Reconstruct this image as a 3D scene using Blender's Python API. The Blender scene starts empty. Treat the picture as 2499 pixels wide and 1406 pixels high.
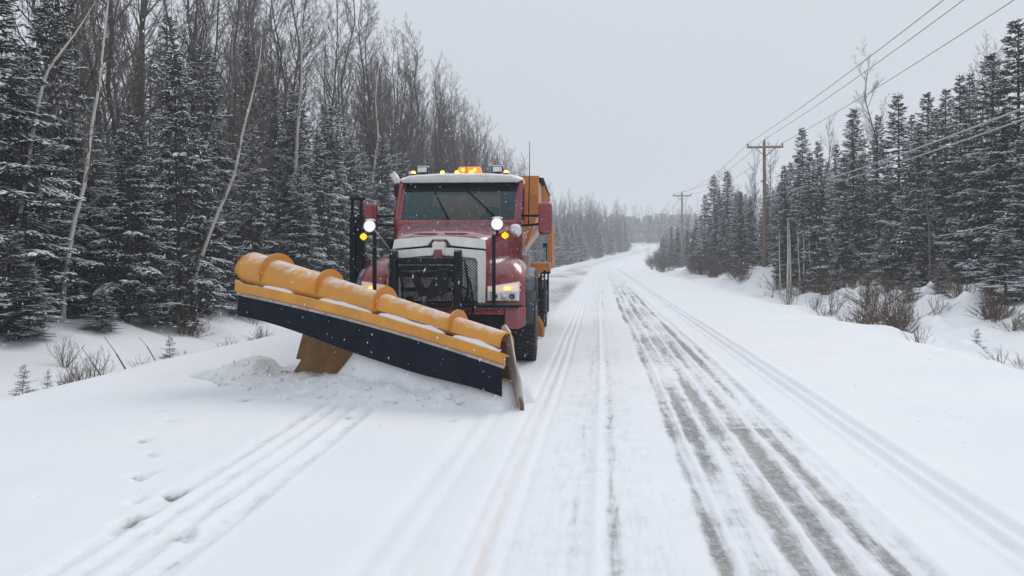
import bpy, bmesh, math, random
import numpy as np
from mathutils import Vector, Matrix

# ------------------------------------------------------------------ camera, sky, sun, exposure
scene = bpy.context.scene
col = scene.collection
F = 1960.0
CAM_H = 1.6
cd = bpy.data.cameras.new("camera")
cam = bpy.data.objects.new("camera", cd)
col.objects.link(cam)
cam.location = (0, 0, CAM_H)
cam.rotation_euler = (math.pi / 2, 0, 0)
cd.sensor_width = 36.0
cd.lens = 36.0 * F / 2499.0
cd.shift_y = -(703.0 - 628.0) / 2499.0
cd.clip_start = 0.05
cd.clip_end = 3000.0
scene.camera = cam

SUN_EL, SUN_AZ = math.radians(42), math.radians(35)      # high thin-cloud sun, ahead of the camera and to its right
world = bpy.data.worlds.new("World")
scene.world = world
world.use_nodes = True
wn = world.node_tree.nodes
wl = world.node_tree.links
wn.clear()
w_out = wn.new("ShaderNodeOutputWorld")
w_sky = wn.new("ShaderNodeTexSky")
w_sky.sky_type = 'NISHITA'
w_sky.sun_disc = False
w_sky.sun_elevation = SUN_EL
w_sky.sun_rotation = SUN_AZ
w_b1 = wn.new("ShaderNodeBackground")
w_b1.inputs[1].default_value = 0.05
wl.new(w_sky.outputs[0], w_b1.inputs[0])
# the closed cloud layer of a snowing day: evenly grey, gently brighter towards the zenith
w_geo = wn.new("ShaderNodeTexCoord")
w_sep = wn.new("ShaderNodeSeparateXYZ")
wl.new(w_geo.outputs['Generated'], w_sep.inputs[0])
w_map = wn.new("ShaderNodeMapRange")
w_map.inputs[1].default_value = 0.0
w_map.inputs[2].default_value = 1.0
w_map.inputs[3].default_value = 0.86
w_map.inputs[4].default_value = 1.22
wl.new(w_sep.outputs[2], w_map.inputs[0])
w_no = wn.new("ShaderNodeTexNoise")
w_no.inputs['Scale'].default_value = 1.6
w_no.inputs['Detail'].default_value = 4
wl.new(w_geo.outputs['Generated'], w_no.inputs['Vector'])
w_nm = wn.new("ShaderNodeMapRange")
w_nm.inputs[3].default_value = 0.965
w_nm.inputs[4].default_value = 1.035
wl.new(w_no.outputs[0], w_nm.inputs[0])
w_mul = wn.new("ShaderNodeMath")
w_mul.operation = 'MULTIPLY'
wl.new(w_map.outputs[0], w_mul.inputs[0])
wl.new(w_nm.outputs[0], w_mul.inputs[1])
w_b2 = wn.new("ShaderNodeBackground")
w_b2.inputs[0].default_value = (0.715, 0.755, 0.815, 1)
wl.new(w_mul.outputs[0], w_b2.inputs[1])
w_mix = wn.new("ShaderNodeMixShader")
w_mix.inputs[0].default_value = 0.93
wl.new(w_b1.outputs[0], w_mix.inputs[1])
wl.new(w_b2.outputs[0], w_mix.inputs[2])
wl.new(w_mix.outputs[0], w_out.inputs[0])

sd = bpy.data.lights.new("sun", 'SUN')
sd.energy = 1.05
sd.angle = math.radians(26)
sd.color = (1.0, 0.97, 0.93)
sun = bpy.data.objects.new("sun", sd)
col.objects.link(sun)
sun_dir = Vector((math.sin(SUN_AZ) * math.cos(SUN_EL), math.cos(SUN_AZ) * math.cos(SUN_EL), math.sin(SUN_EL)))
sun.rotation_euler = (-sun_dir).to_track_quat('-Z', 'Y').to_euler()

scene.view_settings.view_transform = 'Standard'
scene.view_settings.look = 'None'
scene.view_settings.exposure = 0.0
scene.view_settings.gamma = 1.0
scene.view_settings.use_curve_mapping = False
scene.render.engine = 'CYCLES'
cy = scene.cycles
cy.use_denoising = True
cy.max_bounces = 8
cy.diffuse_bounces = 4
cy.glossy_bounces = 3
cy.transmission_bounces = 5
cy.volume_bounces = 2
cy.transparent_max_bounces = 8
cy.sample_clamp_indirect = 6.0

# ------------------------------------------------------------------ helpers
def tag(o, label=None, cat=None, group=None, kind=None):
    if label: o["label"] = label
    if cat: o["category"] = cat
    if group: o["group"] = group
    if kind: o["kind"] = kind
    return o

def empty(name, loc=(0, 0, 0), rz=0.0, parent=None):
    o = bpy.data.objects.new(name, None)
    o.empty_display_size = 0.3
    col.objects.link(o)
    o.location = loc
    o.rotation_euler = (0, 0, rz)
    if parent: o.parent = parent
    return o

def at(px, py, Y):
    """The point at distance Y ahead that the photograph shows at (px, py)."""
    return Vector(((px - 1250.0) / F * Y, Y, CAM_H - (py - 628.0) / F * Y))

class N:
    """tiny node-tree writer"""
    def __init__(s, name):
        s.m = bpy.data.materials.new(name)
        s.m.use_nodes = True
        s.t = s.m.node_tree
        s.b = s.t.nodes["Principled BSDF"]
    def n(s, typ, **kw):
        x = s.t.nodes.new("ShaderNode" + typ)
        for k, v in kw.items(): setattr(x, k, v)
        return x
    def put(s, inp, v):
        if hasattr(v, "is_output") or isinstance(v, bpy.types.NodeSocket): s.t.links.new(v, inp)
        else:
            if isinstance(v, (tuple, list)) and len(v) == 3 and inp.type == 'RGBA': v = tuple(v) + (1,)
            inp.default_value = v
    def math(s, op, a, b=0.0, clamp=False):
        x = s.n("Math", operation=op, use_clamp=clamp)
        s.put(x.inputs[0], a); s.put(x.inputs[1], b)
        return x.outputs[0]
    def mix(s, f, a, b):
        x = s.n("Mix", data_type='RGBA')
        s.put(x.inputs[0], f); s.put(x.inputs[6], a); s.put(x.inputs[7], b)
        return x.outputs[2]
    def ramp(s, v, lo, hi, a=0.0, b=1.0):
        x = s.n("MapRange", interpolation_type='SMOOTHSTEP')
        s.put(x.inputs[0], v)
        for i, q in ((1, lo), (2, hi), (3, a), (4, b)): x.inputs[i].default_value = q
        return x.outputs[0]
    def noise(s, scale, detail=3, vec=None, rough=0.55, coord='Object', stretch=None):
        if vec is None:
            tc = s.n("TexCoord")
            vec = tc.outputs[coord]
        if stretch:
            mp = s.n("Mapping")
            mp.inputs['Scale'].default_value = stretch
            s.t.links.new(vec, mp.inputs[0])
            vec = mp.outputs[0]
        x = s.n("TexNoise")
        x.inputs['Scale'].default_value = scale
        x.inputs['Detail'].default_value = detail
        x.inputs['Roughness'].default_value = rough
        s.t.links.new(vec, x.inputs['Vector'])
        return x.outputs[0]
    def bump(s, h, strength, dist=0.02, base=None):
        x = s.n("Bump")
        x.inputs['Strength'].default_value = strength
        x.inputs['Distance'].default_value = dist
        s.t.links.new(h, x.inputs['Height'])
        if base is not None: s.t.links.new(base, x.inputs['Normal'])
        s.t.links.new(x.outputs[0], s.b.inputs['Normal'])
        return x.outputs[0]
    def set(s, k, v): s.put(s.b.inputs[k], v)

def paint(name, colr, rough=0.5, metal=0.0, var=0.12, nscale=4.0, bump=0.0, snow=0.0, dirt=0.0, dirtcol=(0.28, 0.25, 0.24), coat=0.0, emit=None, estr=0.0, rvar=0.12, lo=0.55, hi=0.95):
    m = N(name)
    n1 = m.noise(nscale, 4)
    c = m.mix(m.ramp(n1, 0.3, 0.7), tuple(x * (1 - var) for x in colr), tuple(min(1, x * (1 + var)) for x in colr))
    if dirt:
        n2 = m.noise(2.3, 6, rough=0.7, stretch=(1, 1, 0.35))
        c = m.mix(m.math('MULTIPLY', m.ramp(n2, 0.38, 0.72), dirt), c, dirtcol)
    if snow:
        g = m.n("NewGeometry")
        sp = m.n("SeparateXYZ")
        m.t.links.new(g.outputs['Normal'], sp.inputs[0])
        n3 = m.noise(9.0, 5, rough=0.7)
        v = m.math('ADD', sp.outputs[2], m.math('MULTIPLY', m.math('SUBTRACT', n3, 0.5), 1.1))
        c = m.mix(m.math('MULTIPLY', m.ramp(v, lo, hi), snow), c, (0.80, 0.83, 0.88))
    m.set('Base Color', c)
    m.set('Roughness', m.ramp(m.noise(nscale * 3, 3), 0.2, 0.8, max(0.03, rough - rvar), min(1, rough + rvar)))
    m.set('Metallic', metal)
    if name in ('flap_rubber', 'tyre_rubber', 'black_steel', 'grey_plastic', 'dark_recess'): m.set('Specular IOR Level', 0.15)
    if coat: m.set('Coat Weight', coat); m.set('Coat Roughness', 0.08)
    if bump: m.bump(m.noise(nscale * 12, 4), bump, 0.01)
    if emit: m.set('Emission Color', emit); m.set('Emission Strength', estr)
    return m.m

M = {}
M['red'] = paint("red_paint", (0.22, 0.006, 0.016), 0.26, 0, 0.06, 3, 0.02, snow=0.13, dirt=0.14, dirtcol=(0.38, 0.27, 0.28), coat=0.6, lo=0.45, hi=1.25)
M['yellow'] = paint("plow_yellow", (0.66, 0.28, 0.026), 0.5, 0, 0.14, 2.2, 0.12, snow=0.85, dirt=0.50, dirtcol=(0.46, 0.26, 0.08), lo=0.62, hi=1.25)
M['orange_rib'] = paint('rib_paint', (0.60, 0.22, 0.018), 0.45, 0, 0.08, 3, 0.03, snow=0.25, dirt=0.15, dirtcol=(0.45, 0.24, 0.08))
M['endplate'] = paint('end_plate_steel', (0.60, 0.55, 0.51), 0.5, 0.1, 0.15, 4, 0.05, snow=0.3, dirt=0.40, dirtcol=(0.34, 0.20, 0.12))
M['worn_shaded_yellow'] = paint("worn_shaded_yellow_steel", (0.22, 0.105, 0.018), 0.55, 0.0, 0.2, 5, 0.1, dirt=0.5, dirtcol=(0.12, 0.07, 0.025))  # worn blade yellow, with the shade under the flap put into its colour
M['orange'] = paint("hopper_orange", (0.52, 0.175, 0.022), 0.42, 0, 0.12, 3, 0.03, snow=0.4, dirt=0.35, dirtcol=(0.42, 0.24, 0.12), lo=0.5, hi=1.1)
M['pale_orange'] = paint("salted_orange", (0.62, 0.36, 0.24), 0.6, 0, 0.15, 3, 0.03, dirt=0.5, dirtcol=(0.6, 0.52, 0.48))
M['rubber'] = paint("flap_rubber", (0.005, 0.008, 0.018), 0.8, 0, 0.3, 6, 0.1, snow=0.12, dirt=0.05, dirtcol=(0.06, 0.07, 0.09))
M['tyre'] = paint("tyre_rubber", (0.018, 0.02, 0.024), 0.75, 0, 0.3, 8, 0.2, snow=0.25, dirt=0.25, dirtcol=(0.12, 0.12, 0.13))
M['black'] = paint("black_steel", (0.010, 0.012, 0.018), 0.45, 0.1, 0.3, 5, 0.1, snow=0.22, dirt=0.06, dirtcol=(0.10, 0.10, 0.11))
M['plastic'] = paint("grey_plastic", (0.05, 0.058, 0.066), 0.6, 0, 0.15, 5, 0.05, snow=0.3, dirt=0.3, dirtcol=(0.15, 0.15, 0.16))
M['steel'] = paint("worn_steel", (0.42, 0.36, 0.31), 0.4, 0.6, 0.2, 6, 0.1, snow=0.3, dirt=0.5, dirtcol=(0.30, 0.20, 0.13))
M['chrome'] = paint("dull_chrome", (0.72, 0.72, 0.70), 0.22, 0.9, 0.08, 5, 0.02, snow=0.4, dirt=0.25, dirtcol=(0.4, 0.4, 0.4))
M['surround'] = paint("salted_surround", (0.70, 0.70, 0.68), 0.35, 0.2, 0.08, 4, 0.03, snow=0.9, dirt=0.25, dirtcol=(0.42, 0.41, 0.40))
M['mesh'] = paint("grille_wire", (0.66, 0.67, 0.65), 0.4, 0.5, 0.3, 9, 0.0, snow=0.2, dirt=0.4, dirtcol=(0.2, 0.2, 0.19))
M['dark'] = paint("dark_recess", (0.008, 0.009, 0.011), 0.7, 0, 0.2, 4)
M['interior'] = paint("cab_interior", (0.018, 0.021, 0.024), 0.8, 0, 0.2, 4)
M['rust'] = paint("rusty_chain", (0.16, 0.10, 0.06), 0.7, 0.3, 0.3, 20, 0.2, snow=0.3)
M['roofwhite'] = paint("frosted_roof", (0.58, 0.57, 0.58), 0.45, 0, 0.06, 3, 0.03, snow=1.0, dirt=0.2, dirtcol=(0.42, 0.36, 0.37))
M['wood'] = paint("pole_wood", (0.24, 0.16, 0.11), 0.85, 0, 0.25, 2, 0.3, snow=0.3, dirt=0.3, dirtcol=(0.14, 0.11, 0.09))
M['greywood'] = paint("grey_pole_wood", (0.24, 0.22, 0.20), 0.85, 0, 0.2, 2, 0.3, snow=0.4)
M['wire'] = paint("wire_alloy", (0.10, 0.105, 0.115), 0.6, 0.3, 0.1, 1, 0, snow=0.5)
M['cable'] = paint("frosted_cable", (0.40, 0.41, 0.43), 0.7, 0.0, 0.1, 1, 0, snow=0.8)
M['insulator'] = paint("insulator_glaze", (0.10, 0.09, 0.09), 0.3, 0, 0.1, 3)
M['amber_plastic'] = paint("amber_plastic", (0.75, 0.22, 0.02), 0.3, 0, 0.1, 3, coat=0.5, emit=(1, 0.30, 0.03), estr=0.55)
M['amber_lit'] = paint("amber_lit", (1.0, 0.5, 0.05), 0.3, 0, 0.1, 3, emit=(1, 0.47, 0.05), estr=3.2)
M['yellow_lit'] = paint("yellow_lit", (1.0, 0.6, 0.02), 0.3, 0, 0.1, 3, emit=(1, 0.62, 0.01), estr=0.95)
M['white_lit'] = paint("white_lit", (1, 1, 1), 0.3, 0, 0.0, 3, emit=(1, 0.99, 0.90), estr=9)
M['lamp_ring'] = paint("lamp_ring", (0.8, 0.8, 0.78), 0.15, 0.6, 0.1, 12, emit=(0.95, 0.97, 1.0), estr=0.5)
M['lens'] = paint("headlight_lens", (0.66, 0.71, 0.76), 0.14, 0.15, 0.22, 14, 0.1, coat=1.0, dirt=0.35, dirtcol=(0.22, 0.25, 0.28))
M['signal'] = paint("signal_lens", (0.86, 0.74, 0.62), 0.2, 0.0, 0.1, 30, 0.0, coat=1.0, emit=(1, 0.50, 0.2), estr=0.28)
M['plate'] = paint("white_plate", (0.66, 0.66, 0.64), 0.5, 0, 0.1, 8, dirt=0.3)

def glass(name, tint=(0.55, 0.63, 0.62), alpha=0.5):
    m = N(name)
    t = m.n("BsdfTransparent"); t.inputs[0].default_value = tint + (1,)
    g = m.n("BsdfGlossy"); g.inputs[0].default_value = (0.62, 0.74, 0.78, 1); g.inputs['Roughness'].default_value = 0.06
    d = m.n("BsdfDiffuse"); d.inputs[0].default_value = (0.30, 0.36, 0.37, 1)
    fr = m.n("Fresnel"); fr.inputs[0].default_value = 1.5
    f2 = m.math('ADD', m.math('MULTIPLY', fr.outputs[0], 0.75), 0.0)
    a = m.n("MixShader"); a.inputs[0].default_value = alpha
    m.t.links.new(t.outputs[0], a.inputs[1]); m.t.links.new(d.outputs[0], a.inputs[2])
    b = m.n("MixShader"); m.t.links.new(f2, b.inputs[0])
    m.t.links.new(a.outputs[0], b.inputs[1]); m.t.links.new(g.outputs[0], b.inputs[2])
    out = m.t.nodes["Material Output"]
    m.t.links.new(b.outputs[0], out.inputs[0])
    return m.m
M['glass'] = glass("windshield_glass", (0.55, 0.66, 0.67), 0.02)
M['clear'] = glass("clear_glass", (0.95, 0.96, 0.96), 0.0)

def snowmat(name, road=False):
    m = N(name)
    tc = m.n("TexCoord").outputs['Object']
    big = m.noise(0.5, 4, tc)
    c = m.mix(m.ramp(big, 0.3, 0.7), (0.83, 0.85, 0.885), (0.87, 0.885, 0.91))
    fine = m.noise(38, 5, tc, 0.7)
    mid = m.noise(5, 5, tc, 0.6)
    h = m.math('ADD', m.math('MULTIPLY', fine, 0.25), m.math('MULTIPLY', mid, 0.8))
    rough = 0.65
    if road:
        ax = m.n("Attribute", attribute_name="expo").outputs['Fac']
        st = m.n("Attribute", attribute_name="stain").outputs['Fac']
        latv = m.n("Attribute", attribute_name="lane").outputs['Vector']
        s1 = m.noise(1.0, 6, latv, 0.62, stretch=(26, 2.6, 1))
        s2 = m.noise(1.0, 5, latv, 0.7, stretch=(9, 1.1, 1))
        s3 = m.noise(60, 3, tc, 0.8)
        v = m.math('ADD', ax, m.math('MULTIPLY', m.math('SUBTRACT', s1, 0.5), 0.75))
        v = m.math('ADD', v, m.math('MULTIPLY', m.math('SUBTRACT', s2, 0.5), 0.65))
        v = m.math('ADD', v, m.math('MULTIPLY', m.math('SUBTRACT', s3, 0.5), 0.22))
        s5 = m.noise(5.5, 6, tc, 0.68)
        v = m.math('ADD', v, m.math('MULTIPLY', m.math('SUBTRACT', s5, 0.5), 0.70))
        fac = m.ramp(v, 0.38, 0.80)
        tone = m.noise(1.0, 4, latv, 0.6, stretch=(3.0, 0.5, 1))
        asp = m.mix(m.ramp(tone, 0.38, 0.62), (0.155, 0.155, 0.165), (0.27, 0.25, 0.23))
        s4 = m.noise(13, 6, tc, 0.72)
        asp = m.mix(m.ramp(m.math('ADD', m.math('MULTIPLY', s3, 0.5), m.math('MULTIPLY', s4, 0.5)), 0.44, 0.66, 0.05, 0.72), asp, (0.68, 0.685, 0.70))
        film = m.mix(m.ramp(v, 0.10, 0.5, 0, 0.34), c, (0.50, 0.51, 0.54))
        sn = m.noise(1.0, 5, latv, 0.7, stretch=(16, 1.6, 1))
        stf = m.math('MULTIPLY', m.ramp(m.math('ADD', st, m.math('MULTIPLY', m.math('SUBTRACT', sn, 0.5), 0.9)), 0.3, 0.95), 0.62)
        film = m.mix(stf, film, (0.66, 0.50, 0.38))
        c = m.mix(m.math('MULTIPLY', fac, 0.94), film, asp)
        h = m.math('SUBTRACT', h, m.math('MULTIPLY', fac, 0.7))
    m.set('Base Color', c)
    m.set('Roughness', rough)
    m.set('Specular IOR Level', 0.25)
    h = m.math('ADD', h, m.math('MULTIPLY', m.noise(130, 3, tc, 0.8), 0.12))
    m.bump(h, 0.5, 0.03)
    return m.m
M['snow'] = snowmat("fresh_snow")
M['road'] = snowmat("packed_road_snow", True)
M['treesnow'] = paint("tree_snow", (0.80, 0.83, 0.87), 0.7, 0, 0.04, 3)
mm = N("plowed_snow")
_t = mm.n("TexCoord").outputs['Object']
_a = mm.noise(3.5, 5, _t, 0.65); _b = mm.noise(18, 5, _t, 0.7)
mm.set('Base Color', mm.mix(mm.ramp(_a, 0.35, 0.7), (0.72, 0.735, 0.76), (0.84, 0.85, 0.87)))
mm.set('Roughness', 0.8); mm.set('Specular IOR Level', 0.2)
mm.bump(mm.math('ADD', _a, mm.math('MULTIPLY', _b, 0.5)), 0.6, 0.05)
M['plowed'] = mm.m

def bark(name, c1, c2, snow=0.8, rings=False, lo=0.45, hi=0.9):
    m = N(name)
    tc = m.n("TexCoord").outputs['Object']
    n1 = m.noise(6, 5, tc, 0.6, stretch=(1, 1, 0.3))
    c = m.mix(m.ramp(n1, 0.3, 0.7), c1, c2)
    if rings:
        n2 = m.noise(7, 4, tc, 0.7, stretch=(0.6, 0.6, 4.5))
        c = m.mix(m.ramp(n2, 0.60, 0.72), c, (0.05, 0.045, 0.04))
    oi = m.n("ObjectInfo")
    c = m.mix(m.math('MULTIPLY', oi.outputs['Random'], 0.35), c, tuple(x * 0.45 for x in c1))
    g = m.n("NewGeometry"); sp = m.n("SeparateXYZ")
    m.t.links.new(g.outputs['Normal'], sp.inputs[0])
    n3 = m.noise(2.2, 4, tc, 0.7)
    v = m.math('ADD', sp.outputs[2], m.math('MULTIPLY', m.math('SUBTRACT', n3, 0.5), 1.3))
    c = m.mix(m.math('MULTIPLY', m.ramp(v, lo, hi), snow), c, (0.80, 0.83, 0.87))
    m.set('Base Color', c); m.set('Roughness', 0.9); m.set('Specular IOR Level', 0.2)
    return m.m
M['bark'] = bark("dark_bark", (0.070, 0.056, 0.048), (0.125, 0.105, 0.095), 0.42, lo=0.6, hi=1.0)
M['greybark'] = bark("grey_bark", (0.125, 0.11, 0.10), (0.20, 0.18, 0.165), 0.5, lo=0.55, hi=1.0)
M['birch'] = bark("birch_bark", (0.52, 0.48, 0.42), (0.70, 0.67, 0.60), 0.4, True)
M['brush'] = bark("brush_twigs", (0.10, 0.062, 0.042), (0.18, 0.13, 0.09), 0.40, lo=0.65, hi=1.0)
m = N("spruce_needles")
oi = m.n("ObjectInfo")
tc = m.n("TexCoord").outputs['Object']
nn = m.noise(1.7, 3, tc)
c = m.mix(m.ramp(nn, 0.3, 0.7), (0.014, 0.026, 0.021), (0.034, 0.050, 0.040))
c = m.mix(m.math('MULTIPLY', oi.outputs['Random'], 0.5), c, (0.055, 0.056, 0.048))
m.set('Base Color', c); m.set('Roughness', 0.75); m.set('Specular IOR Level', 0.25)
M['needles'] = m.m
M['drybrown'] = paint("dead_twigs", (0.085, 0.062, 0.050), 0.9, 0, 0.3, 3, snow=0.35)

def np_mesh(name, V, quads=None, tris=None, mats=(), midx=None, smooth=False):
    """mesh from numpy arrays; faces are quads first, then tris"""
    V = np.asarray(V, dtype=np.float32)
    q = np.zeros((0, 4), np.int32) if quads is None else np.asarray(quads, np.int32)
    t = np.zeros((0, 3), np.int32) if tris is None else np.asarray(tris, np.int32)
    me = bpy.data.meshes.new(name)
    me.vertices.add(len(V)); me.vertices.foreach_set("co", V.ravel())
    nl = len(q) * 4 + len(t) * 3
    me.loops.add(nl)
    me.loops.foreach_set("vertex_index", np.concatenate([q.ravel(), t.ravel()]).astype(np.int32))
    nf = len(q) + len(t)
    me.polygons.add(nf)
    st = np.concatenate([np.arange(len(q)) * 4, len(q) * 4 + np.arange(len(t)) * 3]).astype(np.int32)
    me.polygons.foreach_set("loop_start", st)
    if midx is not None: me.polygons.foreach_set("material_index", np.asarray(midx, np.int32))
    me.polygons.foreach_set("use_smooth", np.full(nf, smooth))
    for mt in mats: me.materials.append(mt)
    me.update(calc_edges=True)
    return me

def link(name, me, parent=None, loc=None):
    o = bpy.data.objects.new(name, me)
    col.objects.link(o)
    if parent: o.parent = parent
    if loc is not None: o.location = loc
    return o

def tubes(P0, P1, r0, r1, n=3):
    """open n-sided tubes between point arrays -> verts, quads"""
    P0 = np.asarray(P0, float); P1 = np.asarray(P1, float)
    k = len(P0)
    r0 = np.broadcast_to(r0, (k,)); r1 = np.broadcast_to(r1, (k,))
    d = P1 - P0
    d /= np.linalg.norm(d, axis=1)[:, None] + 1e-9
    ref = np.where(np.abs(d[:, 2:3]) > 0.9, np.array([[1.0, 0, 0]]), np.array([[0, 0, 1.0]]))
    a = np.cross(d, ref); a /= np.linalg.norm(a, axis=1)[:, None] + 1e-9
    b = np.cross(a, d)
    V = np.zeros((k, 2 * n, 3))
    for i in range(n):
        th = 2 * math.pi * i / n + math.pi / 2
        v = a * math.cos(th) + b * math.sin(th)
        V[:, i] = P0 + v * r0[:, None]
        V[:, n + i] = P1 + v * r1[:, None]
    base = (np.arange(k) * 2 * n)[:, None]
    Q = np.concatenate([base + np.array([i, (i + 1) % n, n + (i + 1) % n, n + i]) for i in range(n)], axis=0)
    return V.reshape(-1, 3), Q

def spindles(P0, P1, r, flat=1.0, lift=0.0, mid=0.4):
    """closed leaf-like spindles, pointed at both ends: 5 verts, 6 tris each"""
    k = len(P0)
    r = np.broadcast_to(r, (k,))[:, None]
    d = P1 - P0
    d = d / (np.linalg.norm(d, axis=1)[:, None] + 1e-9)
    a = np.cross(d, np.array([[0, 0, 1.0]])); a /= np.linalg.norm(a, axis=1)[:, None] + 1e-9
    b = np.cross(a, d)
    c = P0 + (P1 - P0) * mid
    up = b * lift
    V = np.stack([P0 + up, c + a * r + up, c - a * r + up, c + b * r * flat + up, P1 + up], axis=1)
    base = (np.arange(k) * 5)[:, None]
    T = np.concatenate([base + np.array(t) for t in ((0, 1, 3), (0, 3, 2), (0, 2, 1), (4, 3, 1), (4, 2, 3), (4, 1, 2))], axis=0)
    return V.reshape(-1, 3), T
# ------------------------------------------------------------------ terrain functions
_rt = np.random.RandomState(7).rand(256, 256)
def vnoise(x, y):
    x = np.asarray(x, float); y = np.asarray(y, float)
    xi = np.floor(x).astype(int); yi = np.floor(y).astype(int)
    fx = x - xi; fy = y - yi
    fx = fx * fx * (3 - 2 * fx); fy = fy * fy * (3 - 2 * fy)
    a = _rt[xi & 255, yi & 255]; b = _rt[(xi + 1) & 255, yi & 255]
    c = _rt[xi & 255, (yi + 1) & 255]; d = _rt[(xi + 1) & 255, (yi + 1) & 255]
    return (a * (1 - fx) + b * fx) * (1 - fy) + (c * (1 - fx) + d * fx) * fy
def fbm(x, y, o=4):
    s = 0; w = 0.5; tot = 0
    for i in range(o):
        s = s + w * vnoise(x * 2 ** i + 17 * i, y * 2 ** i + 31 * i); tot += w; w *= 0.5
    return s / tot
def sstep(x, a, b):
    t = np.clip((np.asarray(x, float) - a) / (b - a), 0, 1)
    return t * t * (3 - 2 * t)

_ry = [-80, 120, 140, 165, 190, 212, 235, 262, 300, 325, 350, 375, 400, 470, 700, 1200]
_rx = [0, 0, 0.6, 2.5, 6.3, 10.5, 14.5, 18.5, 20.5, 17.5, 8.0, -8, -26, -75, -150, -200]
_rz = [0, 0, 0.15, 0.55, 1.35, 2.2, 3.2, 4.4, 6.0, 6.9, 7.7, 8.3, 8.9, 10.5, 14, 18]
TAN = 0.1097
def road_x(y):                       # the camera's own lane line, followed along the road
    return TAN * np.asarray(y, float) + np.interp(y, _ry, _rx)
def road_z(y): return np.interp(y, _ry, _rz)
COSA = 1 / math.sqrt(1 + TAN * TAN)
def lat_of(x, y): return (np.asarray(x, float) - road_x(y)) * COSA
def x_of(lat, y): return road_x(y) + np.asarray(lat, float) / COSA

_pl = [-400, -60, -24, -14, -11, -8.8, -7.1, -6.5, 0, 5.7, 6.3, 8.0, 10.3, 14, 24, 60, 400]
_pz = [9, 1.6, 0.9, 0.45, 0.10, -0.62, -0.13, 0, 0, 0, -0.13, -0.55, 0.0, 0.35, 0.8, 1.6, 9]
POLE1 = (18.85, 60.0)
def height(x, y):
    l = lat_of(x, y)
    z = road_z(y) + np.interp(l, _pl, _pz)
    off = np.maximum(sstep(-l, 6.4, 8.5), sstep(l, 5.7, 7.6))
    z = z + off * ((fbm(x * 0.55, y * 0.55, 4) - 0.5) * 0.55 + (fbm(x * 2.1, y * 2.1, 3) - 0.5) * 0.12 + np.clip(fbm(x * 1.1 + 40, y * 1.1, 3) - 0.5, 0, 1) * 1.5 * sstep(l, 6.5, 8.5) * (1 - sstep(l, 13, 16)))
    z = z + 0.03 * (1 - off) * (fbm(x * 0.4, y * 0.25, 3) - 0.5)
    z = z + 0.55 * np.exp(-(((x - POLE1[0]) / 3.0) ** 2 + ((y - POLE1[1]) / 6.0) ** 2))
    z = z + 0.5 * np.exp(-((l - 12.0) / 2.6) ** 2 - ((y - 24.5) / 5.5) ** 2)
    return z
def hz(x, y): return float(height(np.array(float(x)), np.array(float(y))))

# wide ground: one sheet, everything outside the driven surface
gy = np.unique(np.concatenate([np.linspace(-60, 6, 30), 6 * np.exp(np.linspace(0, math.log(150), 330))]))
gl = np.unique(np.concatenate([-np.exp(np.linspace(math.log(6.2), math.log(330), 110)), np.linspace(-6.1, 5.6, 8), np.exp(np.linspace(math.log(5.7), math.log(330), 110))]))
GY, GL = np.meshgrid(gy, gl, indexing='ij')
GX = x_of(GL, GY)
GZ = height(GX, GY) - 0.6 * (sstep(GL, -7.3, -6.6) * sstep(-GL, -6.9, -6.2))
def grid_quads(a, b):
    i = np.arange(a * b).reshape(a, b)
    return np.stack([i[:-1, :-1].ravel(), i[:-1, 1:].ravel(), i[1:, 1:].ravel(), i[1:, :-1].ravel()], 1)
gme = np_mesh("ground", np.stack([GX, GY, GZ], -1).reshape(-1, 3), quads=grid_quads(*GX.shape), mats=[M['snow']], smooth=True)
tag(link("ground", gme), "snow covered ditches and forest floor beside the road", kind="structure")

# driven road: fine sheet with ruts, ridges, prints
ry = np.unique(np.concatenate([np.linspace(-25, 2.8, 24), 2.8 * np.exp(np.arange(0, math.log(34), 0.0068)), np.linspace(96, 460, 130)]))
rl = np.unique(np.concatenate([np.linspace(-8.3, -3.4, 70), np.linspace(-3.4, 3.0, 320), np.linspace(3.0, 7.6, 80)]))
RY, RL = np.meshgrid(ry, rl, indexing='ij')
RX = x_of(RL, RY)
RZ = height(RX, RY) + 0.012
def gs(x, c, w): return np.exp(-((x - c) / w) ** 2)
wob = (fbm(RY * 0.08, RY * 0 + 3.3, 3) - 0.5) * 0.14
L = RL + wob
blotch = fbm(RL * 1.1 + 5, RY * 0.45, 4)
blotch2 = fbm(RL * 0.6 + 9, RY * 0.12 + 2, 3)
E = np.zeros_like(RL)
for c, w, s in ((0.66, 0.045, 0.95), (0.84, 0.10, 0.86), (1.06, 0.08, 0.80), (1.27, 0.08, 0.80), (1.50, 0.07, 0.90), (1.68, 0.05, 0.52)):
    own = fbm(RL * 2.2 + 13 * c, RY * 0.42 + 5 * c, 4)
    E = np.maximum(E, s * gs(L + 0.05 * (fbm(RY * .5 + c * 7, RL * 0 + c, 3) - .5), c, w * (0.55 + 1.1 * own)) * (0.58 + 1.5 * (own - 0.42)))
body = sstep(L, 0.5, 0.72) * (1 - sstep(L, 1.45, 1.85))
E = np.maximum(E, body * (0.33 + 1.15 * (blotch - 0.42) + 0.10 * gs(RY, 6.3, 2.0)))
E = E + 0.22 * gs(RY, 7.35, 0.35) * body                        # bare strip along the frost crack
for c, w, s in ((-0.13, 0.045, 0.52), (0.10, 0.060, 0.62)):
    E = np.maximum(E, s * gs(L, c, w) * (0.55 + 1.3 * (fbm(RL * 0.7 + 3 * c, RY * 0.35 + 8, 4) - 0.42)))
E = np.maximum(E, 0.25 * gs(L, 0.0, 0.5) * (0.6 + blotch))
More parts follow.
